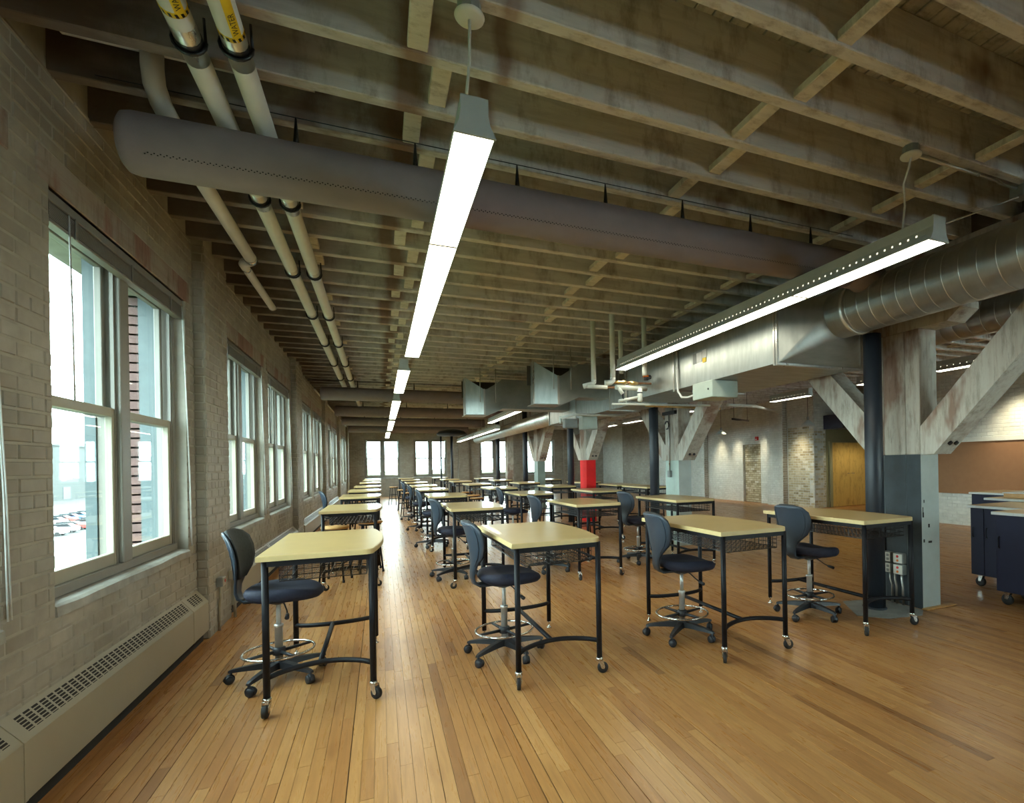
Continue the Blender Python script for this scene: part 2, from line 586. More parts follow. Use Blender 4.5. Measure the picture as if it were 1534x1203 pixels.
# ------------------------------------------------------------------ setting: brick walls
class Wall:
    """A brick skin on the plane axis = plane, bricks facing direction out; u runs along the wall."""
    def __init__(s, axis, plane, out, bmat, mmat):
        s.axis, s.plane, s.out, s.bmat, s.mmat = axis, plane, out, bmat, mmat
        s.bricks = []
        s.back = MB().m(mmat)
    def pt(s, u, z, d):
        w = s.plane + s.out * d
        return (w, u, z) if s.axis == 'x' else (u, w, z)
    def backing(s, u0, u1, z0, z1, th, holes=()):
        us = sorted({u0, u1, *[h for hh in holes for h in hh[:2] if u0 < h < u1]})
        for a, b in zip(us, us[1:]):
            cut = sorted([(h[2], h[3]) for h in holes if h[0] < (a + b) / 2 < h[1]])
            z = z0
            for c, d in cut + [(z1, z1)]:
                if c > z + .001:
                    p, q = s.pt(a, z, -.0045), s.pt(b, c, -th)
                    s.back.box(min(p[0], q[0]), min(p[1], q[1]), z, max(p[0], q[0]), max(p[1], q[1]), c)
                z = max(z, d)
    def lay(s, u0, u1, z0, z1, holes=(), rr=random.Random(5), mat=None, bl=.213, bh=.0755):
        k = 0
        z = z0
        while z < z1 - .03:
            zt = min(z + bh, z1)
            zm = (z + zt) / 2
            iv = [(u0, u1)]
            for h in holes:
                if h[2] < zm < h[3]:
                    nv = []
                    for a, b in iv:
                        if h[1] <= a or h[0] >= b:
                            nv.append((a, b)); continue
                        if h[0] > a: nv.append((a, h[0]))
                        if h[1] < b: nv.append((h[1], b))
                    iv = nv
            L = bl / 2 if k % 6 == 5 else bl
            off = (k % 2) * bl / 2
            for a, b in iv:
                n0 = math.floor((a - off) / L)
                u = n0 * L + off
                while u < b - .012:
                    p, q = max(u, a), min(u + L, b)
                    if q - p > .02:
                        s.bricks.append((p + .004, q - .004, z + .004, zt - .004, rr.uniform(-.002, .0025), min(1, max(0, rr.gauss(.5, .26))), mat or s.bmat))
                    u += L
            z = zt
            k += 1
    def geo(s, mb, b, c=.006):
        u0, u1, z0, z1, d, t, mt = b
        mb.m(mt)
        mb.t = t
        P = s.pt
        vs = [P(u0, z0, -.008), P(u1, z0, -.008), P(u1, z1, -.008), P(u0, z1, -.008),
              P(u0 + c, z0 + c, d), P(u1 - c, z0 + c, d), P(u1 - c, z1 - c, d), P(u0 + c, z1 - c, d)]
        fs = [(4, 5, 6, 7), (0, 1, 5, 4), (1, 2, 6, 5), (2, 3, 7, 6), (3, 0, 4, 7)]
        flip = (s.axis == 'x') != (s.out > 0)
        mb.add(vs, [f[::-1] for f in fs] if flip else fs)

def finish_walls(name, walls, n_solo, extra=None):
    back = extra or MB()
    for w in walls:
        for mt in w.back.mats:
            back.m(mt)
        n = len(back.v)
        back.v += w.back.v; back.tone += w.back.tone; back.sm += w.back.sm
        back.f += [tuple(i + n for i in f) for f in w.back.f]
        back.mi += [back.mats.index(w.back.mats[i]) for i in w.back.mi]
    root = struct(name, back)
    allb = []
    for w in walls:
        for b in w.bricks:
            p = w.pt((b[0] + b[1]) / 2, (b[2] + b[3]) / 2, 0)
            q = px(*p)
            ok = q is not None and -10 < q[0] < W_PX + 10 and -10 < q[1] < H_PX + 10
            nrm = Vector((w.out, 0, 0)) if w.axis == 'x' else Vector((0, w.out, 0))
            v = Vector((0, 0, EYE)) - Vector(p)
            face = max(0, nrm.dot(v)) / max(.1, v.length)
            allb.append(((b[1] - b[0]) * face / (q[2] ** 2) if ok else -1, w, b))
    allb.sort(key=lambda t: -t[0])
    for sc_, w, b in allb[:n_solo]:
        if sc_ <= 0:
            break
        mb = MB()
        w.geo(mb, b)
        obj('brick', mb, root)
    rest = MB()
    for sc_, w, b in allb[n_solo:]:
        w.geo(rest, b)
    if rest.v:
        stuff('brick_courses', rest, root)
    return root

# ---- left wall with its window openings
WZ0, WZ1 = .82, 2.85
PER = 5.49
openings = []
for k in range(0, 5):
    for y0, y1 in ((1.10, 3.06), (3.47, 5.43)):
        a, b = y0 + PER * k, y1 + PER * k
        if b < YB + .3 or b > YE - .2:
            continue
        openings.append((a, b))
openings.sort()
holes = [(a, b, WZ0 - .07, WZ1 + .0) for a, b in openings]
lint = [(a - .10, b + .10, WZ1, WZ1 + .17) for a, b in openings]
wl = Wall('x', XL, 1, 'brick_left', 'mortar_left')
wl.backing(YB, YE, 0, ZC, .46, holes)
wl.lay(YB, YE, 0, ZJ + .02, holes + lint)
walls_left = [wl]
pil_y = [5.62 + PER * k for k in range(-1, 5)]
for y in pil_y:
    a, b = y, min(y + .74, YE)
    if b - a < .2:
        continue
    wf = Wall('x', XL + .085, 1, 'brick_left', 'mortar_left')
    wf.backing(a + .007, b - .007, 0, ZC, .09)
    wf.lay(a, b, 0, ZJ + .01)
    wr = Wall('y', a, -1, 'brick_left', 'mortar_left')
    wr.lay(XL, XL + .085, 0, ZJ + .01)
    walls_left += [wf, wr]
wall_left = finish_walls('wall_left', walls_left, 300)
for a, b, z0, z1 in lint:
    mb = MB().m('lintel').bbox(XL - .10, a, z0, XL + .004, b, z1, .006)
    obj('lintel', mb, wall_left)
for i, (a, b) in enumerate(openings):
    mb = MB().m('stone')
    n = 9
    # a stone sill with a worn front edge
    top = [(a + (b - a) * k / n) for k in range(n + 1)]
    rr = random.Random(i)
    vs, fs = [], []
    for y in top:
        f = XL + .012 + rr.uniform(-.008, .006)
        vs += [(XL - .14, y, .742), (f, y, .748), (f - .004, y, .795 + rr.uniform(-.004, .003)), (f - .02, y, .806), (XL - .14, y, .822)]
    for k in range(n):
        for j in range(5):
            fs.append((k * 5 + j, k * 5 + (j + 1) % 5, (k + 1) * 5 + (j + 1) % 5, (k + 1) * 5 + j))
    fs += [(0, 1, 2, 3, 4), tuple(n * 5 + j for j in (4, 3, 2, 1, 0))]
    mb.add(vs, fs)
    obj('stone_sill', mb, wall_left)

# ---- windows: local x = out of the wall into the room, y = along the wall
def bricks_red(mb, y, dirn, z0, z1):
    k = 0
    z = z0
    while z < z1:
        for a, b in (((-.445, -.375), (-.365, -.275)) if k % 2 else ((-.445, -.275),)):
            mb.m('brick_red').box(a, min(y, y + dirn * .02), z + .005, b, max(y, y + dirn * .02), z + .065)
        z += .075
        k += 1

WIN = {}
def window_meshes(key, w, z0, z1, deep_mull):
    d = {}
    fr = MB().m('frame_paint')
    fr.box(-.18, 0, z0, -.075, .06, z1)
    fr.box(-.18, w - .06, z0, -.075, w, z1)
    fr.box(-.18, .06, z1 - .06, -.075, w - .06, z1)
    fr.box(-.18, .06, z0, -.06, w - .06, z0 + .05)
    fr.bbox(-.18, w / 2 - .065, z0 + .05, -.055, w / 2 + .065, z1 - .06, .005)
    for y in (.06, w / 2 - .085, w / 2 + .065, w - .08):
        fr.box(-.10, y, z0 + .05, -.082, y + .02, z1 - .06)
    fr.m('frame_out')
    fr.box(-deep_mull, w / 2 - .075, z0, -.18, w / 2 + .075, z1)
    fr.box(-.26, -.004, z0, -.18, .06, z1)
    fr.box(-.285, w - .06, z0, -.18, w + .004, z1)
    d['frame'] = fr.mesh('window_frame')
    zm = z0 + (z1 - z0) * .495
    ow = w / 2 - .065 - .08
    def sash(mname, za, zb, x, st=.045, rail=.055, brail=.075):
        mb = MB().m(mname)
        mb.bbox(x, 0, za, x + .038, st, zb, .004)
        mb.bbox(x, ow - st, za, x + .038, ow, zb, .004)
        mb.bbox(x, st, za, x + .038, ow - st, za + brail, .004)
        mb.bbox(x, st, zb - rail, x + .038, ow - st, zb, .004)
        return mb.mesh('sash')
    def pane(za, zb, x, st=.045):
        mb = MB().m('glass')
        mb.add([(x, st, za), (x, ow - st, za), (x, ow - st, zb), (x, st, zb)], [(0, 1, 2, 3)])
        return mb.mesh('pane')
    d['low'] = sash('frame_light', z0 + .05, zm + .03, -.125)
    d['lowp'] = pane(z0 + .125, zm - .025, -.108)
    d['up'] = sash('frame_paint', zm - .025, z1 - .06, -.168, brail=.05)  # shadow on the upper sash put in as the darker paint
    d['upp'] = pane(zm + .025, z1 - .115, -.15)
    d['ys'] = (.08, w / 2 + .065)
    bl = MB().m('blind')
    bl.bbox(-.062, .015, z1 - .055, -.012, w - .015, z1 - .005, .004)
    for k in range(9):
        zz = z1 - .065 - k * .0085
        bl.box(-.062, .03, zz - .005, -.014, w - .03, zz)
    bl.bbox(-.064, .03, z1 - .160, -.012, w - .03, z1 - .142, .004)
    for y in (.28, w / 2, w - .28):
        bl.box(-.012, y - .012, z1 - .158, -.008, y + .012, z1 - .05)
    d['blind'] = bl.mesh('blind')
    wd = MB().m('cord')
    wd.tube([(-.008, .20, z1 - .06), (-.004, .21, z1 - .6), (-.003, .215, z1 - 1.02)], .004, 6)
    d['wand'] = wd.mesh('blind_wand')
    cd = MB().m('cord')
    for o_ in (0, .012):
        cd.tube([(-.006, w - .05 + o_, z1 - .06), (.004, w - .03 + o_, z1 - .7), (.010, w + .01 + o_ * 1.5, z1 - 1.5), (.012, w + .02 + o_ * 2, z1 - 2.02)], .0035, 5)
    d['cord'] = cd.mesh('blind_cord')
    WIN[key] = d

def place_window(n, key, loc, rotz, blind=True, jamb=0):
    d = WIN[key]
    r = put('window_%d' % n, d['frame'], None, loc, (0, 0, rotz))
    tag(r, kind='structure')
    for y in d['ys']:
        a = put('sash', d['low'], r, (0, y, 0)); put('pane', d['lowp'], a)
        a = put('sash', d['up'], r, (0, y, 0)); put('pane', d['upp'], a)
    if blind:
        b = put('blind', d['blind'], r)
        put('blind_wand', d['wand'], b)
        put('blind_cord', d['cord'], b)
    return r

window_meshes('left', 1.96, WZ0, WZ1, .235)
window_meshes('end', 1.62, .95, 2.86, .30)
wno = 0
jamb = MB()
for a, b in openings:
    wno += 1
    place_window(wno, 'left', (XL, a, 0), 0)
    jamb.m('mortar_red').box(XL - .445, b + .0, WZ0, XL - .285, b + .05, WZ1)
    mb2 = MB()
    bricks_red(mb2, 0, -1, WZ0, WZ1)
    n = len(jamb.v)
    jamb.m('brick_red')
    jamb.add([(v[0] + XL - .01, v[1] + b, v[2]) for v in mb2.v], mb2.f)
stuff('exterior_brick_jamb', jamb, wall_left)

# ---- end wall
wends = [(-.72, .90), (1.55, 3.17), (4.86, 6.48), (7.40, 9.02)]
we = Wall('y', YE, -1, 'brick_end', 'mortar_end')
eh = [(a, b, .93, 2.86) for a, b in wends]
we.backing(XL - .4, XR + .4, 0, ZC, .42, eh)
we.lay(XL, XR, 0, ZJ, eh)
wpl = []
for x in (-1.32, 3.75, 9.55):
    wf = Wall('y', YE - .12, -1, 'brick_end', 'mortar_end')
    wf.backing(x, x + .55, 0, ZC, .12)
    wf.lay(x, x + .55, 0, ZJ)
    if x > 0: wpl.append(wf)
wall_end = finish_walls('wall_end', [we] + wpl, 0)
for a, b in wends:
    wno += 1
    place_window(wno, 'end', (a, YE, 0), -math.pi / 2, blind=False)
    mb = MB().m('stone').bbox(a - .06, YE - .04, .88, b + .06, YE + .15, .95, .01)
    obj('stone_sill', mb, wall_end)

# ---- right wall, the bare-brick corner and the recess with the doors
wr = Wall('x', XR, -1, 'brick_white', 'mortar_white')
dr = (14.78, 15.76, 0, 2.07)
wr.backing(12.3, YE, 0, ZC, .4, [dr])
wr.lay(13.42, 22.3, 0, ZJ, [dr])
wr.lay(12.3, 13.42, 2.5, ZJ)
wr.lay(12.3, 13.42, 0, 2.5, mat='brick_raw')
wr.lay(26.0, YE, 0, ZJ)
wt = Wall('x', XR - .10, -1, 'brick_end', 'mortar_end')
wt.backing(22.3, 26.0, 0, ZC, .1)
wt.lay(22.3, 26.0, 0, ZJ)
wd_ = Wall('x', XR + .09, -1, 'brick_raw', 'mortar_raw')
wd_.backing(dr[0], dr[1], 0, 2.07, .2)
wd_.lay(dr[0] + .01, dr[1] - .01, 0, 2.06)
ww = [wr, wt, wd_]
for y in (13.45, 17.98):
    wf = Wall('x', XR - .2, -1, 'brick_white', 'mortar_white')
    wf.backing(y + .007, y + .75, 0, ZC, .2)
    wf.lay(y, y + .76, 0, ZJ)
    ws = Wall('y', y, -1, 'brick_end', 'mortar_end')  # return of the white pilaster, its shade put in as taupe brick
    ws.lay(XR - .2, XR, 0, ZJ)
    ww += [wf, ws]
wall_right = finish_walls('wall_right', ww, 0)
# beyond the corner
wv = Wall('y', 12.3, -1, 'brick_white', 'mortar_white')
wv.backing(XR, 12.47, 0, ZC, .2)
wv.lay(XR, 12.47, 0, 2.4, mat='brick_raw')
wv.lay(XR, 15.3, 2.4, ZJ)
ex = MB().m('olive').box(12.47, 12.3, 0, 12.58, 12.45, 2.45)
ex.box(12.58, 12.3, 2.03, 15.3, 12.45, 2.45)
ex.m('mortar_white').box(XR + .4, 12.31, 2.45, 15.3, 12.5, ZC)
ex.m('olive').box(14.15, 12.3, 0, 15.3, 12.45, 2.03).box(12.4, 12.4, 0, 14.3, 12.5, 2.1)
wall_recess = finish_walls('wall_recess', [wv], 0, ex)
so = MB().m('navy_soffit').box(12.38, 11.55, 2.38, 15.3, 12.29, 2.80)
struct('trim_1', so)
# second right wall, with the tackboard
ws_ = Wall('x', 11.4, -1, 'brick_white', 'mortar_white')
ws_.backing(YB, 8.0, 0, ZC, .3)
ws_.lay(1.5, 8.0, 0, ZJ)
ex = MB().m('mortar_white').box(11.4, 7.99, 0, 15.3, 8.29, ZC).box(15.2, 8, 0, 15.5, 12.4, ZC)
wall_right_near = finish_walls('wall_right_near', [ws_], 0, ex)
wbk = Wall('y', YB, 1, 'brick_white', 'mortar_white')
bh_ = [(a, a + 1.96, WZ0, WZ1) for a in (4.7, 7.0, 9.3)]  # windows added in the unseen back wall for fill light
wbk.backing(XL - .4, 11.8, 0, ZC, .4, bh_)
wall_back = finish_walls('wall_back', [wbk], 0)
for a in bh_:
    wno += 1
    place_window(wno, 'left', (a[1], YB, 0), math.pi / 2, blind=False)

# ------------------------------------------------------------------ setting: ceiling
ceiling = struct('ceiling', MB().m('subfloor').box(XL - .5, YB - .3, ZC + .03, 16, YE + .4, ZC + .12))
x = XL - .05
bm_cache = {}
while x < 15.3:
    mb = MB().m('ceiling_board').bbox(0, YB, 0, .099, YE, .03, .003)
    if 'b' not in bm_cache:
        bm_cache['b'] = mb.mesh('ceiling_board')
    put('ceiling_board', bm_cache['b'], ceiling, (x, 0, ZC))
    x += .1065
rj = random.Random(11)
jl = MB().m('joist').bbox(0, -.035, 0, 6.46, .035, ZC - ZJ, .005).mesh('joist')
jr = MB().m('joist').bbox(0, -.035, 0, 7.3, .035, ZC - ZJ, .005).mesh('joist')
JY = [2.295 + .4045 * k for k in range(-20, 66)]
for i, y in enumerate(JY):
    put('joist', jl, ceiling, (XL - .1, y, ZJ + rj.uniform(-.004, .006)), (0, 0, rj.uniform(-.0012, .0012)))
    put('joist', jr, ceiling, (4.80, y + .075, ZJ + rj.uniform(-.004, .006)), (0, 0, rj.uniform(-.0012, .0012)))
gap = .4045 - .07
bkm = MB().m('block').bbox(-.046, 0, 0, .046, gap, .045, .004).mesh('bridging_block')
for i, y in enumerate(JY[:-1]):
    for j, (xb, amp) in enumerate(((.25, .055), (2.09, .055), (3.67, .02), (7.2, .05), (9.4, .05))):
        xo = xb + (amp if i % 2 else -amp) + rj.uniform(-.01, .01)
        yy = y + .035 + (.075 if xb > 4.8 else 0)
        put('bridging_block', bkm, ceiling, (xo, yy, ZJ + .008 + rj.uniform(0, .02)))
    if (i % 3 == 1 or i in (12, 27)) and not 3.0 < y < 3.2:
        put('bridging_block', bkm, ceiling, (-.53 + rj.uniform(-.03, .03), y + .035, ZJ + .03))
girder = MB().m('timber').bbox(4.74, YB, 2.863, 4.99, YE, ZJ, .01)
obj('girder', girder, ceiling)

# ------------------------------------------------------------------ timber columns and drain pipes
def lower_paint(mb, x0, y0, x1, y1, z0, z1, mside, mfront):
    # wrap: -X side, -Y front, then the rest
    P = lambda x, y, z: (x, y, z)
    mb.m(mside).add([P(x0, y0, z0), P(x0, y1, z0), P(x0, y1, z1), P(x0, y0, z1)], [(0, 3, 2, 1)])
    mb.m(mfront).add([P(x0, y0, z0), P(x1, y0, z0), P(x1, y0, z1), P(x0, y0, z1)], [(0, 1, 2, 3)])
    mb.m(mside).add([P(x1, y0, z0), P(x1, y1, z0), P(x1, y1, z1), P(x1, y0, z1)], [(0, 1, 2, 3)])
    mb.m(mside).add([P(x0, y1, z0), P(x1, y1, z0), P(x1, y1, z1), P(x0, y1, z1)], [(0, 3, 2, 1)])
    mb.add([P(x0, y0, z1), P(x1, y0, z1), P(x1, y1, z1), P(x0, y1, z1)], [(0, 1, 2, 3)])

CXA, CXB = 4.74, 4.99
col_data = [
    (3.72, 'paint_grey', 'paint_white', 1.487, 'whitewashed timber column painted dark slate and pale grey below its braces, with grey outlet boxes'),
    (8.25, 'paint_mint', 'paint_white', 1.487, 'whitewashed timber column painted pale mint on its lower half'),
    (12.78, 'paint_red', 'paint_red', 1.55, 'whitewashed timber column with a bright red lower half'),
    (17.31, 'paint_green', 'paint_green', 1.57, 'whitewashed timber column painted grey green on its lower half'),
    (21.84, None, None, 0, 'bare brown timber column without any paint band on it'),
]
for y, ms, mf, zp, lab in col_data:
    t = tag(thing('timber_column', lab, 'column', (0, 0, 0), 0, 'timber columns in a row'), kind='thing')
    y0, y1 = y - .23, y + .23
    zt = zp if ms else 0
    for a, b in ((y0, y0 + .154), (y0 + .158, y0 + .399), (y0 + .403, y1)):
        mb = MB().m('timber').bbox(CXA, a, zt, CXB, b, 2.70, .006)
        obj('post', mb, t)
    if ms:
        for a, b in ((y0, y0 + .155), (y0 + .157, y0 + .40), (y0 + .402, y1)):
            mb = MB()
            lower_paint(mb, CXA, a, CXB, b, 0, zp, ms, mf)
            obj('painted_base', mb, t)
    ch = .13
    bo = MB().m('timber').prism([(y - .64, 2.86), (y - .64, 2.80), (y - .64 + ch, 2.70), (y + .64 - ch, 2.70), (y + .64, 2.80), (y + .64, 2.86)], 'x', CXA, CXB)
    obj('bolster', bo, t)
    if y < 20:
        for sgn in (-1, 1):
            ye = y + sgn * .23
            # brace rising away from the post: lower end cut flat on the paint line
            zl = max(zp, 1.487)
            run = (2.86 - zl) / 1.04
            th = .25
            pts = [(ye, zl), (ye, zl + th), (ye + sgn * (run - th / 1.04), 2.86), (ye + sgn * run, 2.86), (ye + sgn * .02 + sgn * .14, zl + .0)]
            pts = [(ye, zl), (ye, zl + .27), (ye + sgn * (2.86 - zl - .27) / 1.04, 2.86), (ye + sgn * (2.86 - zl - .27) / 1.04 + sgn * .36, 2.86), (ye + sgn * .13, zl)]
            mb = MB().m('timber')
            # local frame keeps the grain along the brace
            mb.prism(pts if sgn < 0 else pts[::-1], 'x', CXA + .003, CXB - .003)
            br = obj('brace', mb, t)
            if sgn < 0:
                for k in (0, 1):
                    # bolt heads sunk in the lower (room-facing) side
                    c = Vector(((CXA + CXB) / 2 - .04 + k * .085, ye - .13 - .10, zl + .105))
                    mb = MB().m('black_iron').tube([c + Vector((0, .02, .018)), c - Vector((0, .012, .012))], .022, 8)
                    obj('bolt', mb, br)
    if y < 4:
        for k in range(6):
            r_ = random.Random(k)
            z = (1.02, .93, .88, .78, .64, .63)[k]
            xo = (.03, .015, .012, .09, .02, .09)[k]
            mb = MB().m('dark_gap').box(CXA + xo, y0 - .0015, z, CXA + xo + (.012, .01, .02, .022, .02, .05)[k], y0 + .002, z + (.03, .05, .05, .035, .03, .02)[k])
            obj('paint_chip', mb, t)
        for (yy, zz, red) in ((3.845, .30, 0), (3.845, .41, 0), (3.71, .30, 1), (3.71, .41, 1)):
            bx = MB().m('grey_box').bbox(CXA - .06, yy - .055, zz, CXA, yy + .055, zz + .10, .005)
            b = obj('outlet_box', bx, t)
            fp = MB().m('white_plastic').bbox(CXA - .064, yy - .05, zz + .005, CXA - .06, yy + .05, zz + .095, .002)
            f = obj('face_plate', fp, t)
            sk = MB()
            if red:
                sk.m('red_box').lathe([(.013, -.004), (.013, 0)], (CXA - .064, yy, zz + .07), 'x', 10)
                sk.m('orange').lathe([(.012, -.004), (.012, 0)], (CXA - .064, yy, zz + .03), 'x', 10)
            else:
                for a_ in (-.024, .024):
                    for b_ in (.03, .07):
                        sk.m('grey_box').box(CXA - .067, yy + a_ - .014, zz + b_ - .013, CXA - .064, yy + a_ + .014, zz + b_ + .013)
            obj('socket', sk, f)
        for yy, yb in ((3.82, 3.80), (3.765, 3.75), (3.69, 3.68)):
            mb = MB().m('zinc').tube([(CXA - .03, yy, .30), (CXA - .03, yy, .24), (CXA - .03, yb, .18), (CXA - .03, yb, .0)], .011, 8)
            obj('conduit', mb, t)
        mb = MB().m('black').tube([(CXA - .008, 3.89, .45), (CXA - .008, 3.89, .78)], .006, 6)
        obj('cable', mb, t)
        bz = MB().m('raw_wood').bbox(CXA - .02, y0 - .055, 0, CXB + .16, y0 - .002, .016, .004)
        obj('base_strip', bz, t)
    if 8 < y < 9:
        mb = MB().m('zinc').tube([(CXA - .02, 8.30, 2.3), (CXA - .02, 8.30, 1.30)], .012, 8)
        obj('conduit', mb, t)
        obj('switch_box', MB().m('grey_box').bbox(CXA - .05, 8.26, 1.19, CXA, 8.34, 1.31, .004), t)
        obj('cross_arm', MB().m('black_iron').bbox(CXA - .06, 8.05, 2.30, CXA, 8.48, 2.36, .004), t)
        obj('hook', MB().m('black_iron').tube([(CXA - .03, 8.36 + .07 * math.cos(a), 2.12 + .07 * math.sin(a)) for a in [R(20 + 30 * k) for k in range(10)]], .012, 6), t)

for i, (y, lab) in enumerate(((3.72, 'blue-black iron drain pipe standing beside the slate-painted column'), (8.26, 'blue-black iron drain pipe standing beside the mint-painted column'),
                              (12.74, 'blue-black iron drain pipe standing beside the red-painted column'), (17.33, 'blue-black iron drain pipe standing beside the grey green column'), (21.82, 'blue-black iron drain pipe standing beside the unpainted brown column'))):
    t = thing('drain_pipe', lab, 'pipe', (4.39, y, 0), 0, 'drain pipes beside the columns')
    obj('pipe_shaft', MB().m('drain_pipe').lathe([(.082, 0), (.082, 2.66 if i == 0 else 3.40)], seg=24), t)
    obj('floor_collar', MB().m('drain_pipe').lathe([(.095, 0), (.095, .012), (.084, .02)], seg=24), t)
fp = MB().m('concrete').prism([(4.02, 3.62), (4.20, 3.42), (4.55, 3.36), (4.70, 3.46), (4.72, 3.95), (4.3, 4.05)], 'z', -.007, .003)
obj('concrete_patch', fp, floor)

# ------------------------------------------------------------------ drafting tables
TZ = .945
def table_outline(n=10):
    L, x0, x1 = .61, -.325, .30
    rc = .055
    pts = [(x0, -L)]
    for k in range(5):
        a = R(-90 + 80 * k / 4)
        pts.append((x1 - rc + rc * math.cos(a), -L + rc + rc * math.sin(a)))
    for k in range(1, n):
        y = -L + .06 + (2 * L - .12) * k / n
        pts.append((x1 + .055 * (1 - (y / (L - .06)) ** 2), y))
    for k in range(5):
        a = R(10 + 80 * k / 4)
        pts.append((x1 - rc + rc * math.cos(a), L - rc + rc * math.sin(a)))
    pts.append((x0, L))
    return pts
def build_table_meshes():
    d = {}
    mb = MB()
    o = table_outline()
    n = len(o)
    ins = [(x * .988, y * .994) for x, y in o]
    for z0, z1, mt in ((TZ - .032, TZ - .004, 'laminate_edge'),):
        vs = [(x, y, z0) for x, y in o] + [(x, y, z1) for x, y in o]
        mb.m(mt).add(vs, [(i, (i + 1) % n, n + (i + 1) % n, n + i) for i in range(n)])
    mb.add([(x, y, TZ - .032) for x, y in o], [tuple(range(n))[::-1]])
    vs = [(x, y, TZ - .004) for x, y in o] + [(x, y, TZ) for x, y in ins]
    mb.add(vs, [(i, (i + 1) % n, n + (i + 1) % n, n + i) for i in range(n)])
    mb.m('laminate').add([(x, y, TZ) for x, y in ins], [tuple(range(n))])
    d['top'] = mb.mesh('tabletop')
    LX, LY = .285, .575
    mb = MB().m('black')
    for sy in (-1, 1):
        mb.box(-LX, sy * LY - .015, TZ - .067, LX, sy * LY + .015, TZ - .032)
    for sx in (-1, 1):
        mb.box(sx * LX - .015, -LY, TZ - .067, sx * LX + .015, LY, TZ - .032)
    d['frame'] = mb.mesh('top_frame')
    d['leg_f'] = MB().m('black').lathe([(.019, .105), (.019, TZ - .034)], seg=12).mesh('leg')
    d['leg_b'] = MB().m('black').lathe([(.019, .060), (.019, TZ - .034)], seg=12).mesh('leg')
    w = MB().m('rubber')
    w.lathe([(.020, -.013), (.036, -.012), (.038, -.006), (.038, .006), (.036, .012), (.020, .013)], (0, .022, .038), 'x', 16)
    d['wheel'] = w.mesh('wheel')
    f = MB().m('chrome')
    f.lathe([(.024, .088), (.024, .108), (.016, .110)], seg=12)
    f.prism([(-.012, .09), (.024, .092), (.036, .045), (.030, .030), (.012, .034)], 'x', -.020, -.015)
    f.prism([(-.012, .09), (.024, .092), (.036, .045), (.030, .030), (.012, .034)], 'x', .015, .020)
    f.box(-.020, -.012, .082, .020, .024, .092)
    d['fork'] = f.mesh('caster_fork')
    g = MB().m('chrome').lathe([(.020, .0), (.022, .006), (.014, .012), (.007, .016), (.007, .045), (.012, .05), (.012, .062)], seg=12)
    d['glide'] = g.mesh('glide')
    def arc(sy):
        pts = []
        for k in range(13):
            t = k / 12
            x = -LX + 2 * LX * t
            b = math.sin(math.pi * min(1, max(0, t))) ** .7
            pts.append((x, sy * (LY - .125 * b), .225 + .012 * math.sin(math.pi * t)))
        return MB().m('black').tube(pts, .017, 8).mesh('stretcher')
    d['st_f'], d['st_b'] = arc(-1), arc(1)
    d['rail'] = MB().m('black').tube([(-.02, -LY + .125, .236), (-.02, LY - .125, .236)], .016, 8).mesh('centre_rail')
    b = MB().m('black_iron')
    def wire(p, q, r=.0022):
        p, q = Vector(p), Vector(q)
        dd = (q - p).normalized()
        a = dd.cross(Vector((.3, .5, .8))).normalized() * r
        c = dd.cross(a).normalized() * r
        vs = [p + a, p - a / 2 + c * .87, p - a / 2 - c * .87, q + a, q - a / 2 + c * .87, q - a / 2 - c * .87]
        b.add(vs, [(0, 1, 4, 3), (1, 2, 5, 4), (2, 0, 3, 5)])
    bx0, bx1, by0, by1, bz0, bz1 = -.22, .255, -.53, .53, TZ - .165, TZ - .07
    k = 0
    y = by0
    while y <= by1 + .001:
        wire((bx0, y, bz0), (bx1, y, bz0)); wire((bx0, y, bz0), (bx0, y, bz1)); wire((bx1, y, bz0), (bx1, y, bz1))
        y += .0425
    x = bx0
    while x <= bx1 + .001:
        wire((x, by0, bz0), (x, by1, bz0)); wire((x, by0, bz0), (x, by0, bz1)); wire((x, by1, bz0), (x, by1, bz1))
        x += .0432
    for z in (bz0, bz0 + .032, bz0 + .064, bz1):
        r = .004 if z in (bz0, bz1) else .0022
        for p, q in (((bx0, by0), (bx1, by0)), ((bx0, by1), (bx1, by1)), ((bx0, by0), (bx0, by1)), ((bx1, by0), (bx1, by1))):
            wire((*p, z), (*q, z), r)
    d['basket'] = b.mesh('wire_basket')
    return d
TM = build_table_meshes()
trng = random.Random(2)
def place_table(label, x, y, rot=0, group='drafting tables in rows'):
    t = thing('drafting_table', label, 'table', (x, y, 0), rot, group)
    put('tabletop', TM['top'], t)
    put('top_frame', TM['frame'], t)
    for sx in (-1, 1):
        l = put('leg', TM['leg_f'], t, (sx * .285, -.575, 0))
        a = trng.uniform(0, 6.28) if y > 4.5 else {(-1): 2.5, 1: 4.4}[sx] + trng.uniform(-.5, .5)
        put('wheel', TM['wheel'], l, None, (0, 0, a))
        put('caster_fork', TM['fork'], l, None, (0, 0, a))
        l = put('leg', TM['leg_b'], t, (sx * .285, .575, 0))
        put('glide', TM['glide'], l)
    put('stretcher', TM['st_f'], t)
    put('stretcher', TM['st_b'], t)
    put('centre_rail', TM['rail'], t)
    tag(put('wire_basket', TM['basket'], t), kind='stuff')
    return t

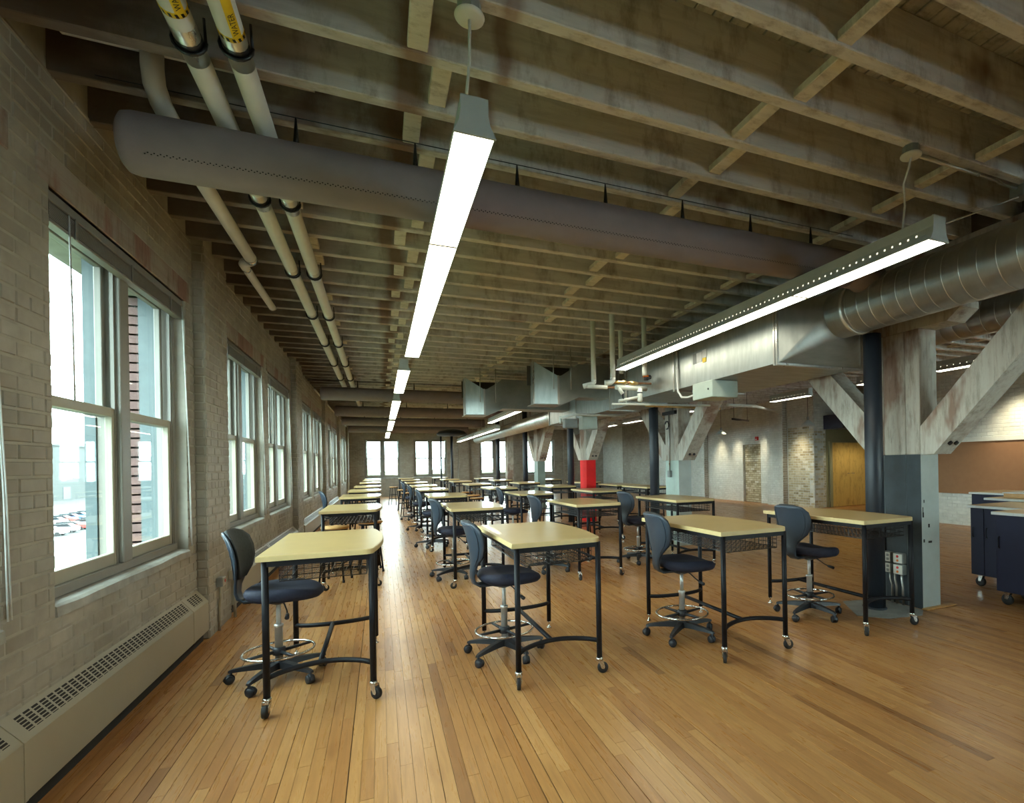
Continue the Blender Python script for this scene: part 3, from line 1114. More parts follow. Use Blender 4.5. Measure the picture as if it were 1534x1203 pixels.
ORD = ['first', 'second', 'third', 'fourth', 'fifth', 'sixth', 'seventh', 'eighth']
ROWS = {
    'A': ('in the row along the window wall', -.345, [3.69, 7.15, 10.33, 12.96, 15.95, 19.80, 23.2, 26.2]),
    'B': ('in the second row from the window wall', 1.075, [3.43, 6.55, 9.52, 12.42, 15.05, 18.35, 22.2, 26.0]),
    'C': ('in the third row from the window wall', 2.535, [3.225, 6.28, 9.19, 11.92, 15.1, 18.5, 21.7, 25.6]),
    'D': ('in the row next to the timber columns', 3.915, [3.20, 6.19, 9.25, 11.85, 15.0, 18.5, 21.8]),
    'E': ('beyond the timber columns', 5.42, [10.0, 11.5, 14.0, 17.6]),
}
for k, (where, x, ys) in ROWS.items():
    for i, y in enumerate(ys):
        end = ''
        place_table('tan-topped black drafting table, %s back %s%s' % (ORD[i], where, end), x, y + .565 + .01, trng.uniform(-.012, .012) + (-.0 if i else (-.015 if k == 'A' else .02)))

# ------------------------------------------------------------------ drafting chairs
def build_chair_meshes():
    d = {}
    # five-arm base: a hub, with arms as their own meshes
    d['hub'] = MB().m('black_plastic').lathe([(.036, .072), (.045, .078), (.045, .125), (.034, .135)], seg=14).mesh('base_hub')
    a = MB().m('black_plastic')
    secs = [(.03, .030, .125, .080), (.12, .026, .120, .082), (.22, .021, .108, .080), (.285, .017, .096, .076), (.305, .013, .088, .074)]
    vs, fs = [], []
    for r, w, zt, zb in secs:
        vs += [(r, -w, zb), (r, w, zb), (r, w * .75, zt), (r, -w * .75, zt)]
    for i in range(len(secs) - 1):
        for j in range(4):
            fs.append((i * 4 + j, i * 4 + (j + 1) % 4, i * 4 + 4 + (j + 1) % 4, i * 4 + 4 + j))
    fs += [(0, 3, 2, 1), tuple(len(secs) * 4 - 4 + j for j in range(4))]
    a.add(vs, fs)
    d['arm'] = a.mesh('base_arm')
    c = MB().m('black_plastic')
    for s in (-1, 1):
        c.lathe([(.004, s * .024), (.026, s * .023), (.029, s * .014), (.026, s * .006), (.004, s * .005)], (.012, 0, .029), 'y', 14)
    c.lathe([(.009, .03), (.009, .080)], seg=8)
    c.lathe([(.030, -.012), (.032, -.004), (.032, .004), (.030, .012)], (.008, 0, .034), 'y', 14)
    d['caster'] = c.mesh('caster')
    d['low_col'] = MB().m('satin_steel').lathe([(.025, .12), (.025, .36), (.029, .362), (.029, .378), (.018, .38)], seg=14).mesh('column_sleeve')
    d['col'] = MB().m('satin_steel').lathe([(.0155, .378), (.0145, .53)], seg=12).mesh('gas_column')
    d['ring'] = MB().m('chrome').tube([(.215 * math.cos(R(k * 12)), .215 * math.sin(R(k * 12)), .195) for k in range(30)], .0085, 8, closed=True).mesh('foot_ring')
    s = MB().m('black_plastic')
    s.lathe([(.027, .165), (.040, .17), (.040, .215), (.027, .22)], seg=12)
    for k in range(4):
        t = R(45 + 90 * k)
        c_, s_ = math.cos(t), math.sin(t)
        s.tube([(.03 * c_, .03 * s_, .19), (.212 * c_, .212 * s_, .192)], [.013, .009], 6)
    d['spokes'] = s.mesh('ring_spokes')
    # seat pad
    sm = MB().m('seat_fabric')
    n, rings = 28, [(.0, 1), (.35, 1), (.65, 1), (.85, 1), (.95, .9), (1.0, .55), (.99, .25), (.93, 0), (.6, -.0)]
    vs, fs = [], []
    for ri, (s_, h) in enumerate(rings):
        for k in range(n):
            t = 2 * math.pi * k / n
            ct, st = math.cos(t), math.sin(t)
            e = .78
            x = .235 * s_ * math.copysign(abs(ct) ** e, ct)
            y = .225 * s_ * math.copysign(abs(st) ** e, st) * (1 - .10 * (x / .235))
            if ri < 6 or True:
                zt = .632 + .016 * (y / .225) ** 2 - .040 * max(0, x / .235) ** 2.2 - .012 * (1 - min(1, (x / .235) ** 2 + (y / .225) ** 2))
                if x < 0: zt += .006 * (x / .235) ** 2
                zt += .012
                zb = .558 + .02 * (x / .235) ** 2 * (1 if x < 0 else -.4) + .012 * s_ ** 4
            z = zb + (zt - zb) * max(0, h)
            vs.append((x + .045, y, z))
    for i in range(len(rings) - 1):
        for k in range(n):
            fs.append((i * n + k, i * n + (k + 1) % n, (i + 1) * n + (k + 1) % n, (i + 1) * n + k))
    fs.append(tuple((len(rings) - 1) * n + k for k in range(n))[::-1])
    sm.add(vs, [f[::-1] for f in fs], True)
    d['seat'] = sm.mesh('seat')
    pn = MB().m('black_plastic')
    pn.lathe([(.02, .515), (.06, .53), (.12, .548), (.15, .566)], seg=16)
    pn.bbox(-.20, -.055, .545, .08, .055, .570, .008)
    d['pan'] = pn.mesh('seat_pan')
    # back: one shell from under the seat up to a shield-shaped rest
    prof = [(-.145, .556), (-.195, .560), (-.228, .580), (-.240, .620), (-.238, .668), (-.232, .720), (-.234, .780), (-.244, .850), (-.258, .920), (-.276, .985), (-.292, 1.025), (-.300, 1.040)]
    wid = [.054, .054, .054, .056, .062, .096, .162, .197, .207, .200, .166, .108]
    def shell(off0, off1, shrink, lo, mname, name):
        mb = MB().m(mname)
        nu = 12
        rows = []
        pr, ww_ = prof[lo:], wid[lo:]
        for side, off in ((0, off0), (1, off1)):
            for i, ((x, z), w) in enumerate(zip(pr, ww_)):
                a_ = pr[max(i - 1, 0)]; b_ = pr[min(i + 1, len(pr) - 1)]
                tx, tz = b_[0] - a_[0], b_[1] - a_[1]
                l_ = math.hypot(tx, tz)
                nx, nz = tz / l_, -tx / l_
                for k in range(nu + 1):
                    u = -1 + 2 * k / nu
                    wrap = .055 * (w / .2) ** 2 * u * u
                    ed = off * (1 - .45 * abs(u) ** 6)
                    rows.append((x + nx * (ed + wrap), w * shrink * u, z + nz * ed))
        m_ = len(pr)
        fs = []
        S = m_ * (nu + 1)
        for i in range(m_ - 1):
            for k in range(nu):
                q = (i * (nu + 1) + k, i * (nu + 1) + k + 1, (i + 1) * (nu + 1) + k + 1, (i + 1) * (nu + 1) + k)
                fs.append(q)
                fs.append(tuple(S + j for j in q[::-1]))
        for i in range(m_ - 1):
            for k in (0, nu):
                q = (i * (nu + 1) + k, (i + 1) * (nu + 1) + k, S + (i + 1) * (nu + 1) + k, S + i * (nu + 1) + k)
                fs.append(q if k == 0 else q[::-1])
        for i in (0, m_ - 1):
            for k in range(nu):
                q = (i * (nu + 1) + k, i * (nu + 1) + k + 1, S + i * (nu + 1) + k + 1, S + i * (nu + 1) + k)
                fs.append(q[::-1] if i == 0 else q)
        mb.add(rows, fs, True)
        return mb.mesh(name)
    d['back'] = shell(-.012, .010, 1.0, 0, 'shell', 'backrest')
    d['pad'] = shell(.009, .026, .90, 5, 'back_fabric', 'back_pad')
    # raised rim on the rear of the shell
    rim = MB().m('shell')
    pts = []
    idx = list(range(5, len(prof)))
    for sd in (-1, 1):
        for i in (idx if sd < 0 else idx[::-1]):
            w = wid[i] * (.80 if i < 11 else .6)
            pts.append((prof[i][0] - .013 + .055 * (wid[i] / .2) ** 2 * .64, sd * w, prof[i][1] - (.022 if i == 11 else 0)))
    rim.tube(pts, .004, 6)
    d['rim'] = rim.mesh('shell_rim')
    lv = MB().m('black_plastic')
    lv.tube([(.02, -.02, .548), (.05, -.06, .525), (.075, -.11, .488), (.085, -.15, .472)], .005, 6)
    lv.tube([(.085, -.145, .473), (.093, -.20, .462)], [.011, .014], 8)
    d['lever'] = lv.mesh('height_lever')
    return d
CM = build_chair_meshes()
def place_chair(label, x, y, rot, star, seat_rot=0):
    t = thing('drafting_chair', label, 'chair', (x, y, 0), rot, 'drafting chairs at the tables')
    put('base_hub', CM['hub'], t)
    for k in range(5):
        a = star - rot + k * 2 * math.pi / 5
        m_ = put('base_arm', CM['arm'], t, None, (0, 0, a))
        put('caster', CM['caster'], m_, (.292, 0, 0), (0, 0, 1.1 * k + .6))
    put('column_sleeve', CM['low_col'], t)
    put('gas_column', CM['col'], t)
    r = put('foot_ring', CM['ring'], t)
    put('ring_spokes', CM['spokes'], r, None, (0, 0, star))
    st = put('seat', CM['seat'], t)
    put('seat_pan', CM['pan'], st)
    b = put('backrest', CM['back'], t)
    put('back_pad', CM['pad'], b)
    put('shell_rim', CM['rim'], b)
    put('height_lever', CM['lever'], t)
    return t
CH = [
    ('navy-seated drafting chair at the window-row table, its back against the window side', -.665, 4.33, R(-4), R(172)),
    ('drafting chair with grey-blue back at the first table of the second row', .85, 4.09, R(4), R(146)),
    ('drafting chair with grey-blue back at the first table of the third row', 2.29, 3.86, R(-2), R(150)),
    ('drafting chair with dark back at the table beside the slate-painted column', 3.66, 3.84, R(5), R(128)),
    ('drafting chair at the second table of the second row, seat turned to the table', .86, 7.25, R(10), R(150)),
    ('drafting chair at the third table of the second row', .86, 10.2, R(0), R(170)),
    ('drafting chair at the fourth table of the second row', .84, 13.0, R(0), R(170)),
    ('drafting chair at the fifth table of the second row, beyond three like it', .80, 15.7, R(0), R(170)),
    ('drafting chair at the second table of the third row', 2.12, 7.05, R(5), R(160)),
    ('drafting chair at the third table of the third row', 2.24, 9.85, R(-4), R(160)),
    ('drafting chair at the second table of the row by the columns', 3.46, 7.05, R(8), R(170)),
    ('drafting chair with low dark seat at the third window-row table', -.72, 10.9, R(8), R(170)),
]
for c in CH:
    place_chair(*c)

# ------------------------------------------------------------------ work stools
def build_stool():
    d = {}
    d['seat'] = MB().m('raw_wood').lathe([(.0, .672), (.155, .672), (.165, .680), (.165, .694), (.155, .702), (.0, .702)], seg=20).mesh('seat')
    d['ring'] = MB().m('black').lathe([(.14, .650), (.148, .652), (.148, .672), (.14, .674)], seg=20).mesh('seat_ring')
    d['leg'] = MB().m('black').tube([(.125, 0, .66), (.205, 0, .012)], .012, 8).mesh('leg')
    d['foot'] = MB().m('rubber').lathe([(.016, 0), (.016, .03)], (.205, 0, 0), seg=8).mesh('rubber_foot')
    r = .178
    d['rung'] = MB().m('black').tube([(r, 0, .24), (0, r, .24)], .008, 6).mesh('rung')
    d['rung2'] = MB().m('black').tube([(.158, 0, .40), (0, .158, .40)], .008, 6).mesh('rung')
    return d
SM = build_stool()
def place_stool(label, x, y, rot=.6):
    t = thing('work_stool', label, 'stool', (x, y, 0), rot, 'work stools with round seats')
    put('seat', SM['seat'], t)
    put('seat_ring', SM['ring'], t)
    for k in range(4):
        l = put('leg', SM['leg'], t, None, (0, 0, k * math.pi / 2))
        put('rubber_foot', SM['foot'], l)
        put('rung', SM['rung'], t, None, (0, 0, k * math.pi / 2))
        put('rung', SM['rung2'], t, None, (0, 0, k * math.pi / 2))
    return t
for s in (('black stool out in the aisle before the end-wall windows', .45, 22.4, .4), ('black stool in the aisle, between two others of a line', .66, 19.3, .7),
          ('wood-seated stool in the aisle at the sixth table of the second row', .70, 16.9, .5),
          ('wood-seated stool showing behind the second-row table at mid floor', 2.08, 12.9, .3),
          ('stool under the second window-row table, on the window side', -.55, 7.75, .5), ('stool under the second window-row table, on the aisle side', -.15, 8.25, .9),
          ('stool under the third window-row table', -.3, 11.3, .2), ('stool at the fourth table of the third row', 2.2, 12.25 + 1.9, .4),
          ('stool under the third table of the row by the columns', 3.7, 9.9, .7), ('stool beside the mint-painted column', 5.15, 9.55, .3),
          ('stool under the fifth table of the third row', 2.3, 16.0, .2), ('stool under the fourth table of the row by the columns', 3.65, 12.4, .2)):
    place_stool(*s)

# ------------------------------------------------------------------ baseboard heaters
def heater(label, y0, y1, grilles):
    t = thing('baseboard_heater', label, 'heater', (0, 0, 0), 0, 'heaters along the window wall')
    xf, xb = XL + .083, XL
    mb = MB().m('heater')
    mb.prism([(xb, .085), (xf, .085), (xf, .330), (xf - .008, .342), (xb + .008, .425), (xb, .432)], 'y', y0, y1)
    obj('casing', mb, t)
    obj('toe_recess', MB().m('dark_gap').box(xb, y0 + .02, 0.0, xf - .035, y1 - .02, .086), t)
    g = MB().m('dark_gap')
    p0, p1 = Vector((xf - .012, 0, .3455)), Vector((xb + .012, 0, .4205))
    dv = p1 - p0
    nrm = Vector((dv.z, 0, -dv.x)).normalized() * .0008
    for a, b in grilles:
        y = a
        while y + .046 <= b + .001:
            for k in range(6):
                q0, q1 = p0 + dv * (.03 + .158 * k), p0 + dv * (.03 + .158 * k + .105)
                g.add([(q0.x + nrm.x, y, q0.z + nrm.z), (q0.x + nrm.x, y + .046, q0.z + nrm.z), (q1.x + nrm.x, y + .046, q1.z + nrm.z), (q1.x + nrm.x, y, q1.z + nrm.z)], [(0, 1, 2, 3)])
            y += .0615
    stuff('grille', g, t)
    for y in [b + .045 for a, b in grilles[:-1]]:
        obj('joint_cover', MB().m('heater').prism([(xf - .002, .085), (xf + .003, .085), (xf + .003, .331), (xf - .007, .345), (xb + .01, .427), (xb + .008, .423)], 'y', y - .012, y + .012), t)
heater('long beige baseboard heater with sloped slotted grille beneath the big front window', .88, 5.60, [(.95, 2.98), (3.09, 5.17), (5.29, 5.53)])
heater('beige baseboard heater beneath the second pair of windows', 6.50, 11.08, [(6.60, 8.6), (8.7, 10.9)])
heater('beige baseboard heater beneath the third pair of windows', 12.0, 16.57, [(12.1, 16.4)])
heater('beige baseboard heater beneath the fourth pair of windows', 17.5, 22.05, [(17.6, 21.9)])
t = thing('outlet_box', 'grey outlet box with a small red spot low on the cream brick pilaster', 'outlet', (XL + .087, 5.87, .40))
obj('box_body', MB().m('grey_box').bbox(0, -.05, 0, .05, .05, .085, .005), t)
obj('face_plate', MB().m('zinc').bbox(.05, -.045, .005, .053, .045, .08, .001), t)
obj('red_socket', MB().m('red_box').lathe([(.014, .053), (.014, .056)], (0, .015, .045), 'x', 8), t)
obj('conduit', MB().m('heater').tube([(.02, -.01, 0), (.02, -.01, -.10), (.01, .0, -.20), (.01, 0, -.40)], .011, 8), t)
t = thing('junction_box', 'beige metal box on the pilaster corner beside the second heater', 'junction box', (XL + .087, 6.30, .39))
obj('box_body', MB().m('heater').bbox(0, -.07, 0, .06, .07, .085, .005), t)
obj('conduit', MB().m('heater').tube([(.03, .03, 0), (.03, .03, -.39)], .014, 8), t)
tag(obj('wall_conduit', MB().m('cord').tube([(XL + .03, 14.6, 3.36), (XL + .03, 27.9, 3.37)], .02, 8)), 'thin pale conduit running along the top of the window wall', 'conduit')

# ------------------------------------------------------------------ pendant light fixtures
def fixture(label, x, y0, y1, z, nseg, cords=(), canopy=None, pitch=.058):
    t = thing('pendant_light', label, 'pendant light', (x, y0, z), 0, 'grey linear pendant lights')
    L = y1 - y0
    prof = [(-.079, .0), (-.083, .004), (-.060, .045), (-.052, .085), (-.053, .100), (-.053, .150), (.053, .150), (.053, .100), (.052, .085), (.060, .045), (.083, .004), (.079, 0)]
    h = MB().m('fixture')
    n = len(prof)
    vs = [(p[0], .004, p[1]) for p in prof] + [(p[0], L - .004, p[1]) for p in prof]
    h.add(vs, [(i, n + i, n + (i + 1) % n, (i + 1) % n) for i in range(n - 1)])
    obj('housing', h, t)
    capp = [(-.086, -.004), (-.062, .045), (-.055, .085), (-.055, .152), (.055, .152), (.055, .085), (.062, .045), (.086, -.004)]
    obj('end_cap', MB().m('fixture').prism(capp, 'y', -.006, .006), t)
    obj('end_cap', MB().m('fixture').prism(capp, 'y', L - .006, L + .006), t)
    for k in range(nseg):
        a, b = L * k / nseg + .008, L * (k + 1) / nseg - .008
        obj('diffuser', MB().m('diffuser').add([(-.078, a, .002), (.078, a, .002), (.078, b, .002), (-.078, b, .002)], [(0, 3, 2, 1)]), t)
        if k:
            obj('seam_bar', MB().m('white_plastic').box(-.078, L * k / nseg - .011, .0, .078, L * k / nseg + .011, .006), t)
    if pitch:
        g = MB().m('slot_glow')
        for sx in (-1, 1):
            y = .10
            while y < L - .08:
                a0, b0 = Vector((sx * .0588, 0, .0510)), Vector((sx * .0562, 0, .0640))
                o_ = Vector((sx * .0012, 0, .0004))
                q = [a0 + o_, b0 + o_]
                f = [(q[0].x, y, q[0].z), (q[0].x, y + .013, q[0].z), (q[1].x, y + .013, q[1].z), (q[1].x, y, q[1].z)]
                g.add(f, [(0, 1, 2, 3)] if sx < 0 else [(0, 3, 2, 1)])
                y += pitch
        stuff('slot_row', g, t)
    for yc in cords:
        yc = min(JY, key=lambda q: abs(q - yc)) + (.075 if x > 4.8 else 0)
        mb = MB().m('zinc').tube([(0, yc - y0, .15), (0, yc - y0, ZJ - z + .03)], .0025, 5)
        obj('hanger_wire', mb, t)
    if canopy:
        cx, cy = canopy[0] - x, canopy[1] - y0
        zc = 3.345 - z
        obj('canopy', MB().m('white_plastic').lathe([(.0, zc - .004), (.050, zc - .003), (.060, zc + .002), (.063, zc + .010), (.061, zc + .014), (.0, zc + .014)], (cx, cy, 0), seg=28), t)
        obj('ceiling_box', MB().m('grey_box').lathe([(.045, zc + .014), (.05, zc + .018), (.05, ZJ - z)], (cx, cy, 0), seg=8, smooth=False), t)
        obj('cord', MB().m('cord').tube([(cx, cy, zc), (cx + .002, cy + .02, zc - .06), (cx + .006, cy + .06, zc - .14), (cx * .4, cy + .09, zc - .26), (cx * .15, cy + .11, .30), (0, cy + .14, .15)], .0065, 8), t)
    return t
fixture('long bright pendant light over the window aisle, its full length in view', .37, 2.19, 6.92, 2.79, 4, (6.4,), (.375, 2.30))
fixture('grey pendant light with glowing slots hanging before the galvanised duct', 3.175, 2.19, 6.95, 2.79, 4, (6.5,), (3.085, 2.30))
fixture('second pendant light of the window aisle line, short', .32, 7.95, 10.45, 2.80, 2, (8.1, 10.2))
fixture('third pendant light of the window aisle line', .32, 11.7, 16.1, 2.80, 4, (12, 15.6))
fixture('fourth pendant light of the window aisle line', .32, 16.8, 21.1, 2.80, 4, (17, 20.6))
fixture('last pendant light of the window aisle line, before the end windows', .29, 22.3, 26.6, 2.80, 4, (22.6, 26.2))
fixture('pendant light below the farther plenum duct', 3.15, 12.5, 16.8, 2.78, 4, (12.8, 16.4))
fixture('pendant light ending close to the round dark hood', 3.46, 17.1, 21.6, 2.62, 4, (18.4, 20.2))
fixture('pendant light reaching from the round hood to the end wall', 3.46, 21.8, 26.7, 2.62, 4, (22.3, 26.2))
for a, b, lab in ((4.38, 5.58, 'short pendant light showing between the big column and its right brace'), (5.87, 7.07, 'short pendant light half hidden by the drain pipe at the big column'),
                  (8.53, 9.73, 'short slotted pendant light under the dark joists beside the left brace'), (12.0, 12.9, 'small pendant light glimpsed past the mint-painted column'),
                  (15.1, 16.4, 'small pendant light glimpsed between the red and mint columns, closer to the mint one'), (17.1, 18.2, 'small pendant light glimpsed beside the brace of the red column')):
    fixture(lab, 8.0 if a < 8 else (8.25 if a < 10 else 7.6), a, b, 2.80, 1, (a + .15, b - .15), None, .10)
t = thing('ceiling_junction_box', 'grey ceiling junction box with conduit, tied to the slotted pendant light', 'junction box', (4.30, 2.34, 3.33))
obj('box_body', MB().m('grey_box').bbox(-.06, -.05, 0, .06, .05, .08, .006), t)
obj('conduit', MB().m('zinc').tube([(-.06, 0, .06), (-.25, 0, .062), (-.32, -.02, .055), (-1.16, -.02, .055)], .011, 8), t)
obj('tie_cord', MB().m('cord').tube([(-.04, 0, .0), (-.55, -.06, -.21), (-1.06, -.10, -.42)], .006, 6), t)

# ------------------------------------------------------------------ fabric air ducts
def fabric_duct(label, y, z, r, x0, x1, near=False):
    t = thing('fabric_duct', label, 'air duct', (0, y, z), 0, 'taupe fabric ducts across the room')
    prof = [(r * .3, x0), (r * .80, x0 + .006), (r * .95, x0 + .022), (r, x0 + .055)]
    n = 14
    for k in range(1, n + 1):
        prof.append((r * (1 + .008 * math.sin(k * 2.1)), x0 + .09 + (x1 - x0 - .09) * k / n))
    obj('sleeve', MB().m('fabric_duct').lathe(prof, (0, 0, 0), 'x', 28), t)
    if near:
        g = MB().m('perf')
        a = R(-38)
        x = x0 + .12
        k = 0
        while x < x1 - .05:
            aa = a + (.022 if k % 2 else -.022)
            c, s_ = -math.cos(aa) * (r * 1.011), math.sin(aa) * (r * 1.011)
            g.add([(x, c, s_ - .0028), (x + .0062, c, s_ - .0028), (x + .0062, c, s_ + .0028), (x, c, s_ + .0028)], [(0, 1, 2, 3)])
            x += .0125
            k += 1
        stuff('perforation_row', g, t)
    obj('support_wire', MB().m('black_iron').tube([(x0 - .1, 0, r + .155), (x1, 0, r + .155)], .003, 5), t)
    x = x0 + .75
    while x < x1:
        mb = MB().m('black_iron').tube([(x, 0, r - .01), (x, 0, r + .04), (x, 0, r + .155)], [.016, .014, .005], 8)
        obj('hanger_clip', mb, t)
        x += .62 if near else 1.2
    return t
t = fabric_duct('taupe fabric air duct with a dotted vent line crossing overhead near the big window', 3.40, 3.095, .148, -1.15, 3.80, True)
obj('elbow', MB().m('fabric_duct').tube([(3.72, 0, 0), (3.86, 0, -.005), (3.97, 0, -.05), (4.05, 0, -.14), (4.08, 0, -.22)], [.149, .15, .152, .155, .158], 24), t)
fabric_duct('taupe fabric air duct crossing the far part of the room, first of four there', 13.4, 3.122, .15, -1.2, 3.75)
fabric_duct('taupe fabric air duct crossing the far part of the room, second of four there', 17.4, 3.122, .15, -1.2, 3.75)
fabric_duct('taupe fabric air duct crossing the far part of the room, third of four there', 21.2, 3.122, .15, -1.25, 3.75)
fabric_duct('taupe fabric air duct crossing right before the end wall', 25.4, 3.122, .15, -1.25, 3.75)

# ------------------------------------------------------------------ insulated pipes under the joists
def pipe_run(label, pts, r, hang=(), bands=None, text=None, lab_at=None):
    t = thing('insulated_pipe', label, 'pipe', (0, 0, 0), 0, 'white insulated pipes under the joists')
    obj('jacket', MB().m('pipe_white').tube(pts, r, 16), t)
    x, z = pts[0][0], pts[0][2]
    for y in hang:
        obj('band', MB().m('zinc').lathe([(r * .93, -.115), (r * 1.02, -.11), (r * 1.02, .11), (r * .93, .115)], (x, y, z), 'y', 16), t)
        hg = MB().m('black_iron').tube([(x + (r + .012) * math.cos(a), y, z + (r + .012) * math.sin(a)) for a in [R(160 + 22.5 * k) for k in range(10)]], .008, 6)
        hg.lathe([(r * 1.04, -.03), (r * 1.06, -.028), (r * 1.06, .028), (r * 1.04, .03)], (x, y, z), 'y', 16)
        hg.tube([(x + r + .01, y, z), (x + r + .004, y, ZJ + .03)], .006, 6)
        obj('hanger_ring', hg, t)
    if lab_at:
        ya, yb = lab_at
        obj('yellow_band', MB().m('yellow').lathe([(r * 1.02, -.014), (r * 1.02, .014)], (x, yb, z), 'y', 20), t)
        tk = MB().m('black_iron')
        for k in range(14):
            a = 2 * math.pi * k / 14
            p = Vector((math.cos(a), 0, math.sin(a)))
            q = Vector((-math.sin(a), 0, math.cos(a)))
            c = Vector((x, yb, z)) + p * (r * 1.035)
            w_ = q * (r * .11)
            h_ = Vector((0, .010, 0))
            tk.add([c - w_ - h_, c + w_ - h_, c + w_ * 1.6 + h_, c - w_ * .4 + h_], [(0, 1, 2, 3), (3, 2, 1, 0)])
        obj('band_ticks', tk, t)
        lb = MB().m('yellow')
        m_ = 5
        vs = []
        for k in range(m_ + 1):
            a = R(-78 + 44 * k / m_)
            vs += [(x + r * 1.02 * math.cos(a), ya, z + r * 1.02 * math.sin(a)), (x + r * 1.02 * math.cos(a), yb, z + r * 1.02 * math.sin(a))]
        lb.add(vs, [(2 * k, 2 * k + 1, 2 * k + 3, 2 * k + 2) for k in range(m_)])
        lo = obj('pipe_label', lb, t)
        cu = bpy.data.curves.new('label_lettering', 'FONT')
        cu.body = text
        cu.size = .034
        cu.align_x, cu.align_y = 'LEFT', 'CENTER'
        cu.materials.append(M['black_iron'])
        tmp = bpy.data.objects.new('tmp_text', cu)
        COL.objects.link(tmp)
        me_t = bpy.data.meshes.new_from_object(tmp.evaluated_get(bpy.context.evaluated_depsgraph_get()))
        bpy.data.objects.remove(tmp)
        co = put('label_lettering', me_t)
        co['kind'] = 'stuff'
        co.parent = lo
        a = R(-56)
        nv = Vector((math.cos(a), 0, math.sin(a)))
        yv = Vector((0, -1, 0))
        up = nv.cross(yv)
        co.matrix_local = Matrix(((yv.x, up.x, nv.x, x + nv.x * r * 1.045), (yv.y, up.y, nv.y, yb - .03), (yv.z, up.z, nv.z, z + nv.z * r * 1.045), (0, 0, 0, 1)))
    return t
ZP = 3.33
pipe_run('white insulated pipe with a yellow label, the inner one of a labelled pair', [(-.735, .5, ZP), (-.735, 14.6, ZP)], .050, (2.86, 4.35, 5.85, 7.4, 9.0, 10.7, 12.4), text='WATER', lab_at=(2.2, 2.66))
pipe_run('white insulated pipe with a yellow label, the outer one of a labelled pair', [(-.555, .5, ZP), (-.555, 17.6, ZP)], .050, (2.82, 4.35, 5.85, 7.4, 9.0, 10.7, 12.4), text='WATER', lab_at=(2.2, 2.72))
t = pipe_run('white insulated pipe dropping from the joists and passing over the fabric duct toward a jog', [(-1.0, 3.31, 3.54), (-1.0, 3.31, 3.45), (-1.0, 3.335, 3.375), (-1.0, 3.42, 3.335), (-1.03, 4.3, 3.33), (-1.03, 5.62, 3.33)], .047)
obj('coupling', MB().m('chrome').lathe([(.05, -.03), (.052, .03)], (-1.03, 5.63, 3.33), 'y', 16), t)
obj('jog_pipe', MB().m('pipe_white').tube([(-1.03, 5.64, 3.33), (-1.03, 5.70, 3.33), (-1.06, 5.74, 3.33), (-1.10, 5.74, 3.33), (-1.12, 5.80, 3.33), (-1.12, 7.25, 3.33)], .036, 14), t)
obj('jog_band', MB().m('chrome').lathe([(.039, -.02), (.039, .02)], (-1.12, 5.92, 3.33), 'y', 14), t)
obj('end_cap', MB().m('chrome').lathe([(.039, -.02), (.039, .01), (.02, .03)], (-1.12, 7.25, 3.33), 'y', 14), t)
t = thing('branch_pipe', 'white insulated branch pipe tucked between two joists above the big window', 'pipe')
obj('jacket', MB().m('pipe_white').tube([(-1.34, 3.31, 3.56), (-1.06, 3.31, 3.56), (-.30, 3.31, 3.56)], .047, 16), t)
obj('bare_end', MB().m('drain_pipe').tube([(-1.44, 3.31, 3.56), (-1.34, 3.31, 3.56)], .032, 12), t)

# ------------------------------------------------------------------ galvanised duct line along the columns
t = thing('spiral_duct', 'shiny round spiral metal duct coming in beside the big column', 'air duct')
XD, ZD, RD = 4.10, 2.855, .228
def spiral(parent, x, z, r, ya, yb, step, seg):
    obj('round_shell', MB().m('galv_round').lathe([(r, ya), (r, yb)], (x, 0, z), 'y', seg), parent)
    sm_ = MB().m('galv_round')
    y = ya + .05
    while y < yb - .02:
        sm_.lathe([(r - .001, y), (r + .0018, y + .002), (r + .0018, y + .007), (r - .001, y + .009)], (x, 0, z), 'y', seg)
        y += step
    stuff('spiral_seam', sm_, parent)
spiral(t, XD, ZD, RD, -3.5, 3.68, .13, 40)
obj('collar', MB().m('galv_round').lathe([(RD + .002, 3.60), (RD + .012, 3.605), (RD + .012, 3.64), (RD + .002, 3.645), (RD + .002, 3.815)], (XD, 0, ZD), 'y', 40), t)
X0, X1, ZB, ZT_ = 3.54, 4.63, 2.40, 2.93
t2 = thing('box_duct', 'large rectangular galvanised duct with a tapered inlet, behind the slotted pendant light', 'air duct')
mb = MB().m('galv')
N = 40
ring, rect = [], []
for k in range(N):
    a = 2 * math.pi * k / N + math.pi / N
    ring.append((XD + RD * math.cos(a), 3.818, ZD + RD * math.sin(a)))
    q = int(a / (math.pi / 2)) % 4
    rect.append(((X1, 4.07, ZT_), (X0, 4.07, ZT_), (X0, 4.07, ZB), (X1, 4.07, ZB))[q])
n0 = len(mb.v)
fs = []
for k in range(N):
    k2 = (k + 1) % N
    if rect[k] == rect[k2]:
        fs.append((k, k2, N + k))
    else:
        fs.append((k, k2, N + k2, N + k))
mb.add(ring + rect, fs)
obj('tapered_inlet', mb, t2)
def flange(y, x0, x1, z0, z1, e=.022, th=.012):
    m_ = MB().m('zinc')
    m_.box(x0 - e, y - th, z0 - e, x0, y + th, z1 + e); m_.box(x1, y - th, z0 - e, x1 + e, y + th, z1 + e)
    m_.box(x0, y - th, z0 - e, x1, y + th, z0); m_.box(x0, y - th, z1, x1, y + th, z1 + e)
    return m_
for yy in (4.075, 4.11, 6.05, 7.55):
    obj('flange', flange(yy, X0, X1, ZB, ZT_), t2)
obj('duct_body', MB().m('galv').box(X0, 4.07, ZB, X1, 6.05, ZT_), t2)
obj('coil_section', MB().m('galv').box(X0 + .02, 6.05, ZB + .02, X1 - .02, 7.55, ZT_ - .02), t2)
lp = MB()
